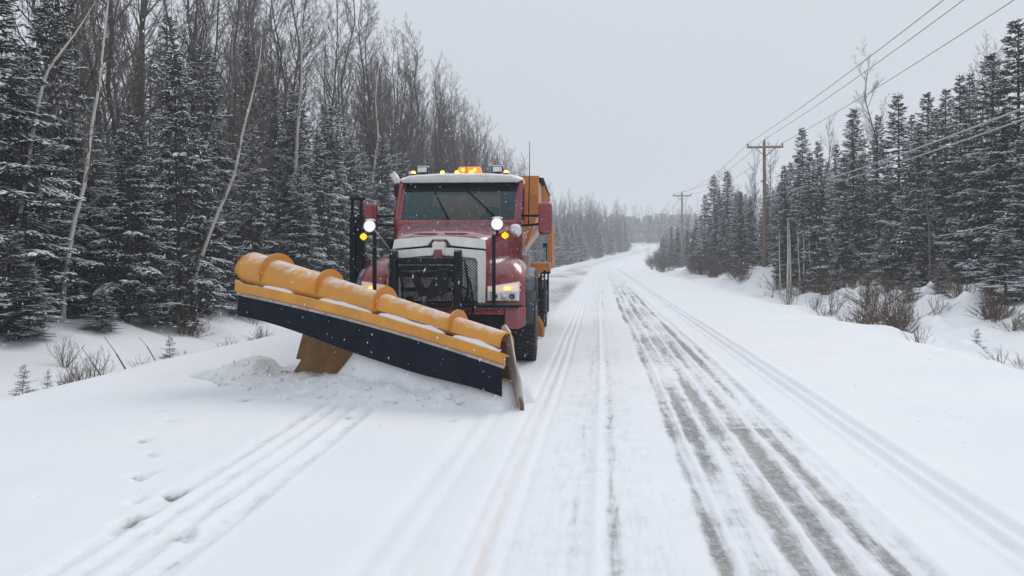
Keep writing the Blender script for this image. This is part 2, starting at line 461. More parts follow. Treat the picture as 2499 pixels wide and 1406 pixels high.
E = E * (1 - 0.55 * np.clip(gs(L, 0.0, 0.035) + gs(L, 0.745, 0.022) + gs(L, 0.955, 0.02) + gs(L, 1.17, 0.02) + gs(L, 1.40, 0.025) + gs(L, 1.59, 0.018) + gs(L, 1.75, 0.03), 0, 1))
fade = 1 - 0.55 * sstep(RY, 20, 70)
E = E * fade
# the strip this truck has just cleared, behind it
lane = sstep(RY, 15, 19) * sstep(L, -4.9, -4.2) * (1 - sstep(L, -1.5, -0.9))
E = np.maximum(E, lane * (0.46 + 0.75 * (blotch2 - 0.45)) * (1 - 0.25 * sstep(RY, 60, 160)))
far = sstep(RY, 70, 130) * gs(L, -2.4, 1.5)
E = np.maximum(E, far * (0.42 + 0.4 * (blotch2 - 0.5)))
# old tracks
d = np.zeros_like(RL)
cl = -2.40 - 0.055 * (RY - 4)
trk = (1 - sstep(RY, 9.2, 9.9)) 
for o_, dp, w in ((-0.32, 0.024, 0.075), (-0.14, 0.016, 0.045), (0.03, 0.028, 0.07), (0.25, 0.024, 0.075)):
    d -= trk * dp * gs(L, cl + o_, w) * (0.25 + 1.15 * fbm(RL * 6, RY * 1.2 + 3, 3))
    d += trk * dp * 0.5 * gs(L, cl + o_ + 0.085, 0.035)
    E = np.maximum(E, trk * 0.30 * gs(L, cl + o_, w * 0.8) * (0.5 + blotch))
d -= trk * 0.020 * (gs(L, -1.20, 0.07) + 0.7 * gs(L, -1.02, 0.05))
for c, w, dp in ((2.24, 0.04, 0.034), (2.40, 0.04, 0.034)):
    d -= dp * gs(L, c, w)
d += 0.018 * (gs(L, 2.32, 0.03) + gs(L, 2.49, 0.04) + gs(L, 2.15, 0.04))
E = np.maximum(E, 0.20 * gs(L, 2.24, 0.03) * (0.4 + blotch))
for c in (-0.72, -0.48, -0.60):
    d -= 0.012 * gs(L, c, 0.03)
S = np.maximum(0.56 * gs(L, -0.60 + 0.02 * np.sin(RY * .7), 0.06), 0.42 * gs(L, -0.88, 0.06)) * (0.55 + 0.9 * blotch) * (1 - sstep(RY, 12, 16))
S = np.maximum(S, 0.45 * gs(L, 0.74, 0.12) * sstep(RY, 8, 14)) 
S = np.maximum(S, 0.40 * lane * blotch * 1.3)
d -= 0.016 * np.clip(E, 0, 1)
d += 0.014 * (gs(L, 0.0, 0.035) + gs(L, 0.745, 0.025) + gs(L, 1.17, 0.022) + gs(L, 1.40, 0.025) + gs(L, 1.75, 0.03)) * (1 - sstep(RY, 40, 60))
# frost crack across both lanes
cyk = 7.48 + 0.07 * (RL - 1.0) + 0.03 * (fbm(RL * 2, RL * 0, 3) - 0.5)
crk = gs(RY, cyk, 0.016) * sstep(RL, -0.6, 0.2) * (1 - sstep(RL, 1.9, 2.1))
d += 0.010 * crk
E = E * (1 - 0.45 * crk)
# soft wind texture
d += (0.030 * (fbm(RL * 0.9, RY * 0.5 + 40, 4) - 0.5) + 0.012 * (fbm(RL * 5, RY * 1.6 + 40, 4) - 0.5)) * sstep(np.abs(RL), 2, 3)
d += 0.05 * gs(RL, 6.0, 0.5) * (fbm(RL * 0.5, RY * 0.35, 3)) + 0.06 * gs(RL, -6.6, 0.45) * fbm(RL * 0.5 + 3, RY * 0.35, 3)
# boot and paw prints wandering down the left lane
for px, py, s_ in ((325, 1272, 1.2), (322, 1292, .7), (440, 1311, 1.0), (378, 1308, .6), (430, 1205, 1.25), (350, 1160, 1.1), (343, 1172, .8), (352, 1073, 1.0), (345, 1081, .8), (370, 1109, 1.0), (378, 1116, .7), (415, 1030, 1.0), (385, 1006, .9), (400, 977, .8), (390, 953, .8), (460, 935, .6), (522, 948, .7), (603, 978, 1.2), (1110, 1028, .8), (560, 1000, .8), (395, 1045, .8), (330, 1225, .9), (300, 1300, .9), (455, 1318, .9), (650, 1005, .7), (520, 965, .6), (845, 1020, 1.1), (920, 1040, .7)):
    p = at(px, py, (CAM_H) * F / (py - 628.0))
    ang = 0.5 * math.sin(px)
    dx = (RX - p.x); dy = (RY - p.y)
    u = dx * math.cos(ang) + dy * math.sin(ang); v = -dx * math.sin(ang) + dy * math.cos(ang)
    g_ = np.exp(-((u / (0.062 * s_)) ** 2 + (v / (0.105 * s_)) ** 2) ** 2) * (0.45 + 0.9 * vnoise(RX * 22, RY * 16))
    r_ = np.exp(-(u / (0.09 * s_)) ** 2 - (v / (0.13 * s_)) ** 2)
    d += -0.055 * s_ * g_ + 0.016 * r_
    E = np.maximum(E, 0.62 * g_ * s_)
RZ = RZ + d
rme = np_mesh("road", np.stack([RX, RY, RZ], -1).reshape(-1, 3), quads=grid_quads(*RX.shape), mats=[M['road']], smooth=True)
for nm, arr in (("expo", E), ("stain", S)):
    a_ = rme.attributes.new(nm, 'FLOAT', 'POINT')
    a_.data.foreach_set("value", arr.astype(np.float32).ravel())
a_ = rme.attributes.new("lane", 'FLOAT_VECTOR', 'POINT')
a_.data.foreach_set("vector", np.stack([L, RY, RY * 0], -1).astype(np.float32).ravel())
tag(link("road", rme), "snow covered two lane road with bare wheel ruts", kind="structure")

# ------------------------------------------------------------------ tree makers
def spruce_mesh(name, H, R, seed, step=0.085, snow=0.45, low=0.06, droop=0.32, nmul=1.0, tw=1.0, fill=1.0, bare_low=0.0, tp=0.72):
    """a spruce: whorls of drooping boughs, each a flat fan of twigs, with snow lying on the outer fans"""
    rs = np.random.RandomState(seed)
    P0 = []; P1 = []; rad = []; sn = []; BP0 = []; BP1 = []; Br = []
    z = H * low
    hs = (H / 9.0) ** 0.5
    while z < H * 0.985:
        f = z / H
        nb = rs.randint(4, 7) if f < .8 else 4
        a0 = rs.rand() * 6.28
        for k in range(nb):
            az = a0 + k * 6.283 / nb + rs.normal(0, 0.32)
            Lb = R * (1 - f) ** tp * rs.uniform(0.55, 1.18) + 0.05
            if f < 0.2: Lb *= 0.75 + 1.25 * f
            if rs.rand() < 0.10: Lb *= 0.45
            el = -droop + 1.5 * max(0, f - 0.6) + rs.normal(0, 0.09)
            zb = z + rs.normal(0, 0.05)
            nk = max(3, int(Lb / 0.25) + 2)
            t = np.linspace(0, 1, nk)
            bend = rs.normal(0, 0.14) * t * t * Lb
            zz = Lb * (el * t + 0.22 * t * t * (1 if f < .8 else 1.5) + 0.06 * np.sin(3.2 * t))
            P = np.stack([Lb * t * math.cos(az) - bend * math.sin(az), Lb * t * math.sin(az) + bend * math.cos(az), zb + zz], 1)
            BP0.append(P[:-1]); BP1.append(P[1:]); Br.append(0.015 * (1 - t[:-1] * 0.8) * (0.5 + Lb / R) * hs)
            if f < bare_low and rs.rand() < 0.75: continue
            sb = float(np.clip(rs.normal(snow, 0.38), 0, 1.25))
            n = max(3, int(Lb / step))
            ts = np.clip((np.arange(n) + rs.rand(n) * 0.8) / n, 0, 1)
            ts = ts[ts > (0.25 if Lb > .6 else 0.08)]
            n = len(ts)
            bp = np.stack([np.interp(ts, t, P[:, i]) for i in range(3)], 1)
            dirv = np.array([math.cos(az), math.sin(az), 0.0]); sid = np.array([-math.sin(az), math.cos(az), 0.0])
            slope = el + 0.44 * ts
            for sgn in (-1, 1):
                ln = (0.42 * Lb * (1 - ts) ** 0.7 + 0.13 * tw) * rs.uniform(0.6, 1.2, n)
                ln = np.minimum(ln, 0.62)
                ang = rs.uniform(0.55, 1.0, n)
                dv = dirv[None] * np.cos(ang)[:, None] + sgn * sid[None] * np.sin(ang)[:, None]
                dv[:, 2] = slope * 0.7 + rs.uniform(-0.34, 0.04, n)
                tip = bp + dv * ln[:, None]
                P0.append(bp); P1.append(tip); rad.append((0.021 + 0.013 * rs.rand(n)) * tw)
                sn.append(sb * sstep(ts, .15, .6))
                for q_ in (0.3, 0.62):                      # side shoots fill the fan
                    for s2 in (-1, 1):
                        q = rs.rand(n) < 0.62 * fill * (ln > .18)
                        if not q.any(): continue
                        mp = bp + dv * (ln * q_)[:, None]
                        d2 = dv * 0.75 + s2 * (dirv[None] * np.sin(ang)[:, None] - sgn * sid[None] * np.cos(ang)[:, None]) * 0.62
                        d2 = d2 + np.stack([rs.normal(0, .08, n), rs.normal(0, .08, n), rs.uniform(-0.32, 0.02, n)], 1)
                        P0.append(mp[q]); P1.append((mp + d2 * (ln * (0.52 - 0.2 * q_))[:, None])[q]); rad.append(np.full(q.sum(), 0.018 * tw)); sn.append((sb * sstep(ts, .1, .5))[q])
            P0.append(P[-2:-1] * .5 + P[-1:] * .5); P1.append(P[-1:] + dirv[None] * 0.12 * tw + np.array([[0, 0, .03]])); rad.append(np.array([0.028 * tw])); sn.append(np.array([sb]))
        z += (0.25 + 0.08 * rs.rand()) * (0.42 + 0.58 * (1 - f)) * hs / nmul
    P0.append(np.array([[0, 0, H * 0.94]])); P1.append(np.array([[0, 0, H * 1.02]])); rad.append(np.array([0.028 * tw])); sn.append(np.array([0.2]))
    P0 = np.concatenate(P0); P1 = np.concatenate(P1); rad = np.concatenate(rad); sn = np.concatenate(sn)
    V1, T1 = spindles(P0, P1, rad, 0.75)
    hr = np.hypot(P1[:, 0], P1[:, 1]) / (R * np.clip(1 - P1[:, 2] / H, 0.04, 1) ** 0.72 + 0.05)
    pr = sn * np.clip(hr * 1.9 - 0.55, 0, 1.1)
    sel = rs.rand(len(P0)) < pr
    S0 = P0[sel] + (P1[sel] - P0[sel]) * 0.10; S1 = P0[sel] + (P1[sel] - P0[sel]) * rs.uniform(0.8, 1.02, sel.sum())[:, None]
    V2, T2 = spindles(S0, S1, rad[sel] * 1.12, 0.95, 0.013 * tw, 0.55)
    BP0 = np.concatenate(BP0); BP1 = np.concatenate(BP1); Br = np.concatenate(Br)
    V3, Q3 = tubes(BP0, BP1, Br, Br * 0.8, 3)
    V = np.concatenate([V1, V2, V3]); T = np.concatenate([T1, T2 + len(V1)]); Q = Q3 + len(V1) + len(V2)
    mi = np.concatenate([np.full(len(Q), 2), np.zeros(len(T1)), np.ones(len(T2))])
    crown = np_mesh(name + "_crown", V, quads=Q, tris=T, mats=[M['needles'], M['treesnow'], M['drybrown']], midx=mi)
    nk = 9
    t = np.linspace(0, 1, nk)
    px = np.stack([0.05 * np.sin(t * 4 + seed), 0.05 * np.cos(t * 3 + seed) - 0.05 * math.cos(seed), t * H], 1); px[0, :2] = 0
    px[0, 2] = -0.4
    r = 0.009 * H * (1 - t) ** 0.8 + 0.012 * hs
    V, Q = tubes(px[:-1], px[1:], r[:-1], r[1:], 7)
    n = int(60 * H / 9)
    zz = rs.uniform(0.15, H * 0.42, n); az = rs.rand(n) * 6.28; ln = rs.uniform(0.3, 1.0, n) * R * 0.75
    A = np.stack([0 * zz, 0 * zz, zz], 1); B = np.stack([np.cos(az) * ln, np.sin(az) * ln, zz + rs.uniform(-0.30, 0.08, n)], 1)
    Vd, Qd = tubes(A, B, 0.008 * hs, 0.003 * hs, 3)
    m1 = A + (B - A) * 0.5; off = rs.normal(0, .18, (n, 3)) * hs
    Ve, Qe = tubes(m1, B + off, 0.005 * hs, 0.002 * hs, 3)
    trunk = np_mesh(name + "_trunk", np.concatenate([V, Vd, Ve]), quads=np.concatenate([Q, Qd + len(V), Qe + len(V) + len(Vd)]), mats=[M['bark']], smooth=True)
    return trunk, crown

def grow(path, radii, rs, levels, spread=0.6, up=0.35, fine=1.0, start=0.3):
    """recursive bare branching from a trunk polyline; returns segment arrays (p0,p1,r0,r1) of the limbs"""
    segs = []
    parents = [(np.asarray(path, float), np.asarray(radii, float), start)]
    for lv, (cnt, lr, wig) in enumerate(levels):
        nxt = []
        for P, r, st in parents:
            seglen = np.linalg.norm(np.diff(P, axis=0), axis=1); tot = seglen.sum()
            cum = np.concatenate([[0], np.cumsum(seglen)]) / tot
            n = max(1, int(round(cnt * (0.75 + 0.5 * rs.rand()))))
            ts = st + (1 - st) * (np.arange(n) + rs.rand(n)) / n
            ts = np.clip(ts, 0, 0.985)
            for t in ts:
                p = np.array([np.interp(t, cum, P[:, i]) for i in range(3)])
                rr = np.interp(t, cum, r)
                i = min(len(P) - 2, int(np.searchsorted(cum, t)) - 1 if t > 0 else 0); i = max(0, i)
                d = P[i + 1] - P[i]; d = d / np.linalg.norm(d)
                rv = rs.normal(0, 1, 3); rv -= d * rv.dot(d); rv /= np.linalg.norm(rv) + 1e-9
                if lv == 0: rv[2] *= 0.2
                dirv = d * math.cos(spread) + rv * math.sin(spread) * 1.15
                Lc = lr * tot * (1.12 - 0.75 * t) * rs.uniform(0.6, 1.15)
                nk = 5 if lv == 0 else (4 if lv == 1 else 3)
                pts = [p]; dd = dirv / np.linalg.norm(dirv)
                for q in range(nk - 1):
                    dd = dd + rs.normal(0, wig, 3) + np.array([0, 0, up * 0.35])
                    dd /= np.linalg.norm(dd)
                    pts.append(pts[-1] + dd * Lc / (nk - 1))
                pts = np.array(pts)
                r0 = min(rr * 0.62, 0.011 * Lc + 0.004)
                rad = np.linspace(r0, max(0.0028 * fine, r0 * 0.25), nk)
                segs.append((pts[:-1], pts[1:], rad[:-1], rad[1:]))
                nxt.append((pts, rad, 0.18))
        parents = nxt
    return [np.concatenate([s[i] for s in segs]) for i in range(4)]

def bare_mesh(name, H, seed, mat_trunk, mat_limb, levels, lean=0.0, start=0.35, r=0.09, spread=0.55, fine=1.0, path=None):
    rs = np.random.RandomState(seed)
    if path is None:
        nk = 11
        t = np.linspace(0, 1, nk)
        px = np.cumsum(rs.normal(0, 0.012, (nk, 2)), 0) * H + lean * H * t[:, None] ** 1.5 * np.array([[1, 0.2]])
        path = np.stack([px[:, 0] - px[0, 0], px[:, 1] - px[0, 1], t * H], 1); path[0, 2] = -0.4
    path = np.asarray(path, float)
    nk = len(path); t = np.linspace(0, 1, nk)
    rad = r * (1 - t) ** 0.75 + 0.008
    Vt, Qt = tubes(path[:-1], path[1:], rad[:-1], rad[1:], 7)
    p0, p1, r0, r1 = grow(path, rad, rs, levels, spread=spread, start=start, fine=fine)
    Vl, Ql = tubes(p0, p1, r0, r1, 3)
    trunk = np_mesh(name + "_trunk", Vt, quads=Qt, mats=[mat_trunk], smooth=True)
    limbs = np_mesh(name + "_crown", Vl, quads=Ql, mats=[mat_limb])
    return trunk, limbs

def plant(name, meshes, loc, rz, sc, label, cat, group=None, parts=("trunk", "crown"), sz=None, tilt=0.0):
    o = empty(name, loc, rz)
    o.scale = (sc, sc, sz if sz else sc)
    if tilt: o.rotation_euler = (tilt, tilt * 0.4, rz)
    for pn, me in zip(parts, meshes):
        link(pn, me, o)
    return tag(o, label, cat, group)

rnd = random.Random(11)
def onground(lat, y, dz=0.0):
    x = float(x_of(lat, y))
    return (x, y, hz(x, y) + dz)

# prototypes
SP = [spruce_mesh("spruce%d" % i, 9.0, R_, 100 + i, snow=s_, low=lo_ * .6, droop=dr, tw=1.25, nmul=.95) for i, (R_, s_, lo_, dr) in enumerate(((2.3, 0.60, 0.05, 0.34), (2.0, 0.46, 0.07, 0.42), (2.5, 0.72, 0.04, 0.34), (1.9, 0.38, 0.10, 0.46), (2.2, 0.55, 0.05, 0.38)))]
SPR = [spruce_mesh("polespruce%d" % i, 9.0, R_, 120 + i, snow=s_, low=lo_, droop=dr, nmul=1.25, tw=1.15, tp=.85) for i, (R_, s_, lo_, dr) in enumerate(((1.8, 0.40, 0.05, 0.30), (1.55, 0.30, 0.06, 0.40), (2.0, 0.52, 0.04, 0.32), (1.7, 0.44, 0.05, 0.36)))]
SPD = [spruce_mesh("darkspruce%d" % i, 10.0, R_, 140 + i, snow=s_, low=0.05, droop=0.45, step=0.11, bare_low=0.4) for i, (R_, s_) in enumerate(((1.5, 0.12), (1.7, 0.16)))]
SPS = [spruce_mesh("sapling%d" % i, 1.6, R_, 160 + i, step=0.045, snow=0.95, low=0.05, droop=0.05, nmul=.8, tw=.42, fill=.7) for i, R_ in enumerate((0.62, 0.5))]
BT = [bare_mesh("bare%d" % i, 14.0, 200 + i, M['bark'] if i % 3 else M['greybark'], M['bark'] if i % 2 else M['greybark'], [(l0 + 6, 0.24, 0.13), (8, 0.48, 0.18), (7, 0.46, 0.22), (3, 0.5, 0.28)], start=st_ * .75, r=0.075, spread=sp_, fine=1.3) for i, (l0, st_, sp_) in enumerate(((26, 0.26, 0.5), (30, 0.20, 0.62), (24, 0.34, 0.45), (28, 0.28, 0.55), (32, 0.22, 0.7)))]
def shrub_mesh(name, seed, H=1.3, n=16, mat=None, spread=0.5):
    rs = np.random.RandomState(seed)
    S = []
    for k in range(n):
        az = rs.rand() * 6.28; tl = rs.uniform(0.05, spread); Lk = H * rs.uniform(0.5, 1.05)
        b = np.array([rs.normal(0, 0.10), rs.normal(0, 0.10), -0.1])
        dv = np.array([math.cos(az) * math.sin(tl), math.sin(az) * math.sin(tl), math.cos(tl)])
        pts = [b]
        for q in range(4):
            dv = dv + rs.normal(0, 0.08, 3); dv /= np.linalg.norm(dv); pts.append(pts[-1] + dv * Lk / 4)
        pts = np.array(pts); rad = np.linspace(0.009, 0.003, 5)
        S.append((pts[:-1], pts[1:], rad[:-1], rad[1:]))
        g = grow(pts, rad, rs, [(5, 0.42, 0.15), (3, 0.4, 0.2)], spread=0.6, start=0.25, fine=0.9)
        S.append(tuple(g))
    A = [np.concatenate([s[i] for s in S]) for i in range(4)]
    V, Q = tubes(*A, 3)
    return np_mesh(name, V, quads=Q, mats=[mat or M['brush']])
SH = [shrub_mesh("shrub%d" % i, 300 + i, *a) for i, a in enumerate(((1.3, 18, None, 0.6), (0.9, 14, None, 0.9), (1.7, 20, M['bark'], 0.45), (1.1, 52, None, 1.15)))]
# ------------------------------------------------------------------ forest
placed = []
def blocks_pole(x, y):
    px = 1250 + x / y * F
    return (18 < y < 59.5 and abs(px - 1866) < 1250 / y + 10) or (40 < y < 106 and abs(px - 1665) < 1500 / y + 6)
def free(x, y, dmin):
    if x > 5 and blocks_pole(x, y): return False
    for a, b in placed:
        if (a - x) ** 2 + (b - y) ** 2 < dmin * dmin: return False
    return True

def hero(kind, protos, px, top_py, lat, label, cat, base_h, k=0, sz_mul=1.0, group=None, rz=None, name=None):
    """a tree whose tip shows at (px, top_py), standing lat metres from the lane line"""
    kx = (px - 1250.0) / F
    y = 20.0
    for _ in range(60): y = 0.5 * y + 0.5 * max(8, (float(x_of(lat, y)) / kx) if abs(kx) > 1e-3 else y)
    x = float(x_of(lat, y)); z = hz(x, y)
    topz = CAM_H - (top_py - 628.0) / F * y
    H = topz - z
    s = H / (base_h * 1.02)
    placed.append((x, y))
    return plant(name or kind, protos[k % len(protos)], (x, y, z), rz if rz is not None else rnd.random() * 6.28, s * (0.85 + 0.15 / max(s, .3)) * sz_mul, label, cat, group, sz=s)

# -- pointed spruces on the pole side, each with its own outline against the sky
RH = [
 (1743, 422, 12.0, 'narrow dark spruce, taller tip of the hazy clump beyond the nearest pole', 1.15),
 (1775, 413, 12.5, 'broad dark spruce with one pointed tip in the hazy clump left of the nearest pole', 1.2),
 (1722, 470, 11.5, 'lower spruce at the outer edge of the hazy clump between two poles', 1.0),
 (1808, 462, 13.0, 'short spruce between the hazy clump and the nearest pole', 0.9),
 (1832, 480, 13.5, 'small grey spruce just before the nearest pole', 0.9),
 (1905, 440, 13.5, 'shorter spruce close behind the nearest pole', 0.9),
 (1930, 390, 14.0, 'bushy spruce beside the first tall tip after the nearest pole', 0.9),
 (1958, 305, 14.0, 'first tall pointed spruce to the side of the nearest pole', 1.0),
 (1998, 335, 14.5, 'slim spruce standing second after the nearest pole', 0.8),
 (2042, 345, 15.0, 'spruce with a forked tip before the tall slender one', 0.85),
 (2085, 255, 14.0, 'tall slender snow-flecked spruce in the gap of the tree line', 0.95),
 (2145, 272, 15.0, 'spruce with a dense dark knob of a tip', 0.8),
 (2190, 215, 14.0, 'tall spruce with evenly tiered branches and snowy lower boughs', 0.95),
 (2226, 270, 15.5, 'thin spruce wedged between two taller tiered spruces', 0.75),
 (2262, 215, 15.0, 'tall spruce with a bare spire above snowy boughs', 0.9),
 (2310, 205, 16.0, 'short-topped spruce in the dense stand under the wires', 0.85),
 (2343, 170, 15.5, 'spruce with a narrow twin tip, nearer of the pair', 0.8),
 (2368, 168, 16.0, 'spruce with a narrow twin tip, farther of the pair', 0.75),
 (2418, 118, 15.0, 'tall dark spruce with a blunt club-shaped top', 1.05),
 (2478, 35, 15.0, 'tallest spruce of the stand at the edge of the view', 1.05),
]
for i, (px, ty, lt, lb, w) in enumerate(RH):
    hero('spruce', SPR, px, ty, lt, lb, 'spruce', 9.0, i, w * 1.1)
# -- notable spruces in the left wall of trees
LH = [
 (410, 25, -15.0, 'tall dark spruce with a ragged bushy top above the leaning birches', 0.95),
 (600, 75, -16.0, 'dark pointed spruce behind the pale leaning birch', 0.9),
 (790, 240, -15.0, 'dark-topped spruce deep in the bare trees', 0.8),
 (60, 215, -12.5, 'wide snow-dusted spruce nearest the ditch at the forest edge', 1.3),
 (340, 330, -12.0, 'broad snow-dusted spruce between the two leaning birches', 1.35),
 (215, 300, -13.0, 'snow-flecked spruce behind the crooked birch', 1.2),
 (520, 395, -11.8, 'bushy spruce above the raised end of the plow blade', 1.3),
 (700, 420, -11.8, 'full spruce with white boughs behind the plow blade', 1.25),
 (790, 440, -11.5, 'spruce with drooping snowy boughs beside the wing mast', 1.2),
 (860, 470, -11.5, 'spruce showing between the wing mast and the cab', 1.1),
]
for i, (px, ty, lt, lb, w) in enumerate(LH):
    if i < 3: hero('spruce', SPD, px, ty, lt, lb, 'spruce', 10.0, i, w * 1.2)
    else: hero('spruce', SP, px, ty, lt, lb, 'spruce', 9.0, i + 2, w)
# -- saplings and small trees at the ditches
SAPS = [
 (58, 868, 955, -7.6, 'knee-high snowy spruce sapling at the road edge by the ditch'),
 (118, 912, 936, -7.3, 'tiny spruce seedling beside the snowy sapling'),
 (415, 772, 838, -8.9, 'small dark spruce sapling alone in the snowy ditch'),
 (452, 812, 850, -8.3, 'thin seedling next to the lone ditch sapling'),
 (2385, 790, 850, 8.2, 'small frosted spruce sapling lying open in the snowy bank'),
 (2230, 690, 770, 10.0, 'round frosted spruce sapling above the brush pile'),
]
for i, (px, ty, by, lt, lb) in enumerate(SAPS):
    kx = (px - 1250.0) / F; y = 12.0
    for _ in range(60): y = 0.5 * y + 0.5 * max(5, float(x_of(lt, y)) / kx)
    x = float(x_of(lt, y)); H = (by - ty) / F * y
    z = CAM_H - (by - 628.0) / F * y
    z = min(z, hz(x, y) + 0.02) if i < 6 else z
    s = max(H, 0.3) / 1.6
    plant('spruce_sapling', SPS[i % 2], (x, y, hz(x, y) - 0.03), i * 1.3, s * 1.1, lb, 'sapling', sz=s * 1.05)
for (px, ty, lt, lb, w) in ((2455, 560, 11.0, 'young spruce heavy with snow at the end of the stand', 1.5), (2170, 545, 12.0, 'young spruce with thick white shelves of snow', 1.3), (2300, 640, 10.8, 'low young spruce leaning over the brush in the bank', 1.4), (70, 640, -10.8, 'young spruce hanging low over the ditch', 1.4), (250, 700, -10.6, 'young spruce with boughs down to the snow at the forest edge', 1.5), (20, 560, -11.2, 'young spruce with white fans of snow by the forest edge', 1.5), (590, 610, -10.6, 'young spruce crouching behind the blade tip', 1.4)):
    hero('young_spruce', SP, px, ty, lt, lb, 'young spruce', 9.0, int(px) % 5, w)

LOOKS = {id(SP): ('full', 'narrow', 'very broad', 'slim drooping', 'bushy'), id(SPR): ('full', 'narrow', 'broad', 'bushy'), id(SPD): ('lean', 'ragged'), id(BT): ('upright', 'wide-spreading', 'high-crowned', 'slender', 'many-branched')}
def where(x, y):
    px = 1250 + x / y * F
    for lim, ph in ((-20, 'past the crooked birches'), (200, 'before the crooked birch'), (400, 'near the thick dark trunk'), (560, 'near the white leaning birch'), (740, 'above the blade'), (900, 'beside the wing mast'), (980, 'behind the exhaust stack'), (1100, 'over the cab roof'), (1260, 'past the roof beacon'),
                    (1420, 'just past the hopper'), (1500, 'midway round the far bend'), (1600, 'at the end of the far bend'), (1665, 'before the second pole'), (1866, 'between the two nearer poles'), (2100, 'just after the nearest pole'), (2300, 'in mid-stand'), (2520, 'at the tall end of the stand')):
        if px < lim: return ph
    return 'past the tall end of the stand'
def rows(kind, protos, lats, y0, y1, gap, label, group, cat, s0, s1, dmin=1.3, hstretch=1.0):
    y = y0
    while y < y1:
        lt = rnd.uniform(*lats)
        yy = y + rnd.uniform(-0.4, 0.4) * gap
        x = float(x_of(lt, yy))
        px = 1250 + x / yy * F
        if free(x, yy, dmin) and -420 < px < 2920:
            placed.append((x, yy))
            s = rnd.uniform(s0, s1)
            k = rnd.randrange(len(protos))
            plant(kind, protos[k], (x, yy, hz(x, yy)), rnd.random() * 6.28, s * rnd.uniform(0.85, 1.1), '%s %s, %s' % (LOOKS[id(protos)][k], label, where(x, yy)), cat, group, sz=s * hstretch * rnd.uniform(0.95, 1.08), tilt=rnd.uniform(-0.03, 0.03))
        y += gap
# left forest
rows('spruce', SP, (-10.3, -11.3), 10, 72, 1.8, 'snow-dusted spruce, front row of the forest wall', 'front spruces of the forest wall', 'spruce', 0.42, 0.85, 1.0)
rows('spruce', SP, (-11.6, -13.4), 10, 130, 1.55, 'snowy spruce, second row of the forest wall', 'second-row spruces of the forest wall', 'spruce', 0.50, 0.85, 1.0)
rows('spruce', SPD, (-13.5, -16.0), 10, 110, 2.0, 'dark spruce, shaded third row of the forest wall', 'inner spruces of the forest wall', 'spruce', 0.55, 0.85, 0.9)
rows('spruce', SPD, (-16.5, -22.0), 9, 70, 2.0, 'dark spruce, deep inside the forest', 'deep spruces of the forest wall', 'spruce', 0.6, 0.95, 0.9)
rows('bare_tree', BT, (-12.2, -15.5), 12, 132, 1.25, 'tall bare tree over the front spruces', 'bare trees of the forest wall', 'bare tree', 0.98, 1.18, 0.6)
rows('bare_tree', BT, (-15.5, -22.0), 12, 125, 1.2, 'tall bare tree inside the forest', 'inner bare trees of the forest', 'bare tree', 1.0, 1.22, 0.5)
# forest round the far bend
rows('spruce', SP, (-8.8, -13.5), 132, 270, 1.9, 'hazy distant spruce', 'spruces at the far bend', 'spruce', 0.6, 1.05, 0.8)
rows('bare_tree', BT, (-9.2, -15.0), 132, 250, 1.5, 'hazy distant bare tree', 'bare trees at the far bend', 'bare tree', 0.75, 1.05, 0.5)
# right forest
rows('spruce', SPR, (9.9, 11.8), 36, 98, 2.3, 'small snowy spruce at the stand front', 'front spruces of the pole-side stand', 'spruce', 0.42, 0.75, 1.0)
rows('spruce', SPR, (12.8, 16.5), 17, 96, 1.6, 'snowy spruce filling the stand', 'spruces of the pole-side stand', 'spruce', 0.62, 0.95, 0.9)
rows('spruce', SPD, (16.5, 21), 18, 90, 2.0, 'dark spruce behind the snowy ones', 'inner spruces of the pole-side stand', 'spruce', 0.6, 0.85, 0.8)
rows('spruce', SPR, (9.5, 13.0), 100, 250, 5.0, 'small hazy spruce inside the bend', 'small spruces inside the far bend', 'spruce', 0.45, 0.7, 1.0)
rows('bare_tree', BT, (13.5, 19), 21, 100, 3.0, 'thin bare tree among spruces', 'bare trees of the pole-side stand', 'bare tree', 0.62, 0.84, 0.5)
rows('bare_tree', BT, (9.0, 14.0), 105, 260, 4.0, 'thin hazy bare tree inside the bend', 'bare trees inside the far bend', 'bare tree', 0.35, 0.5, 0.8)

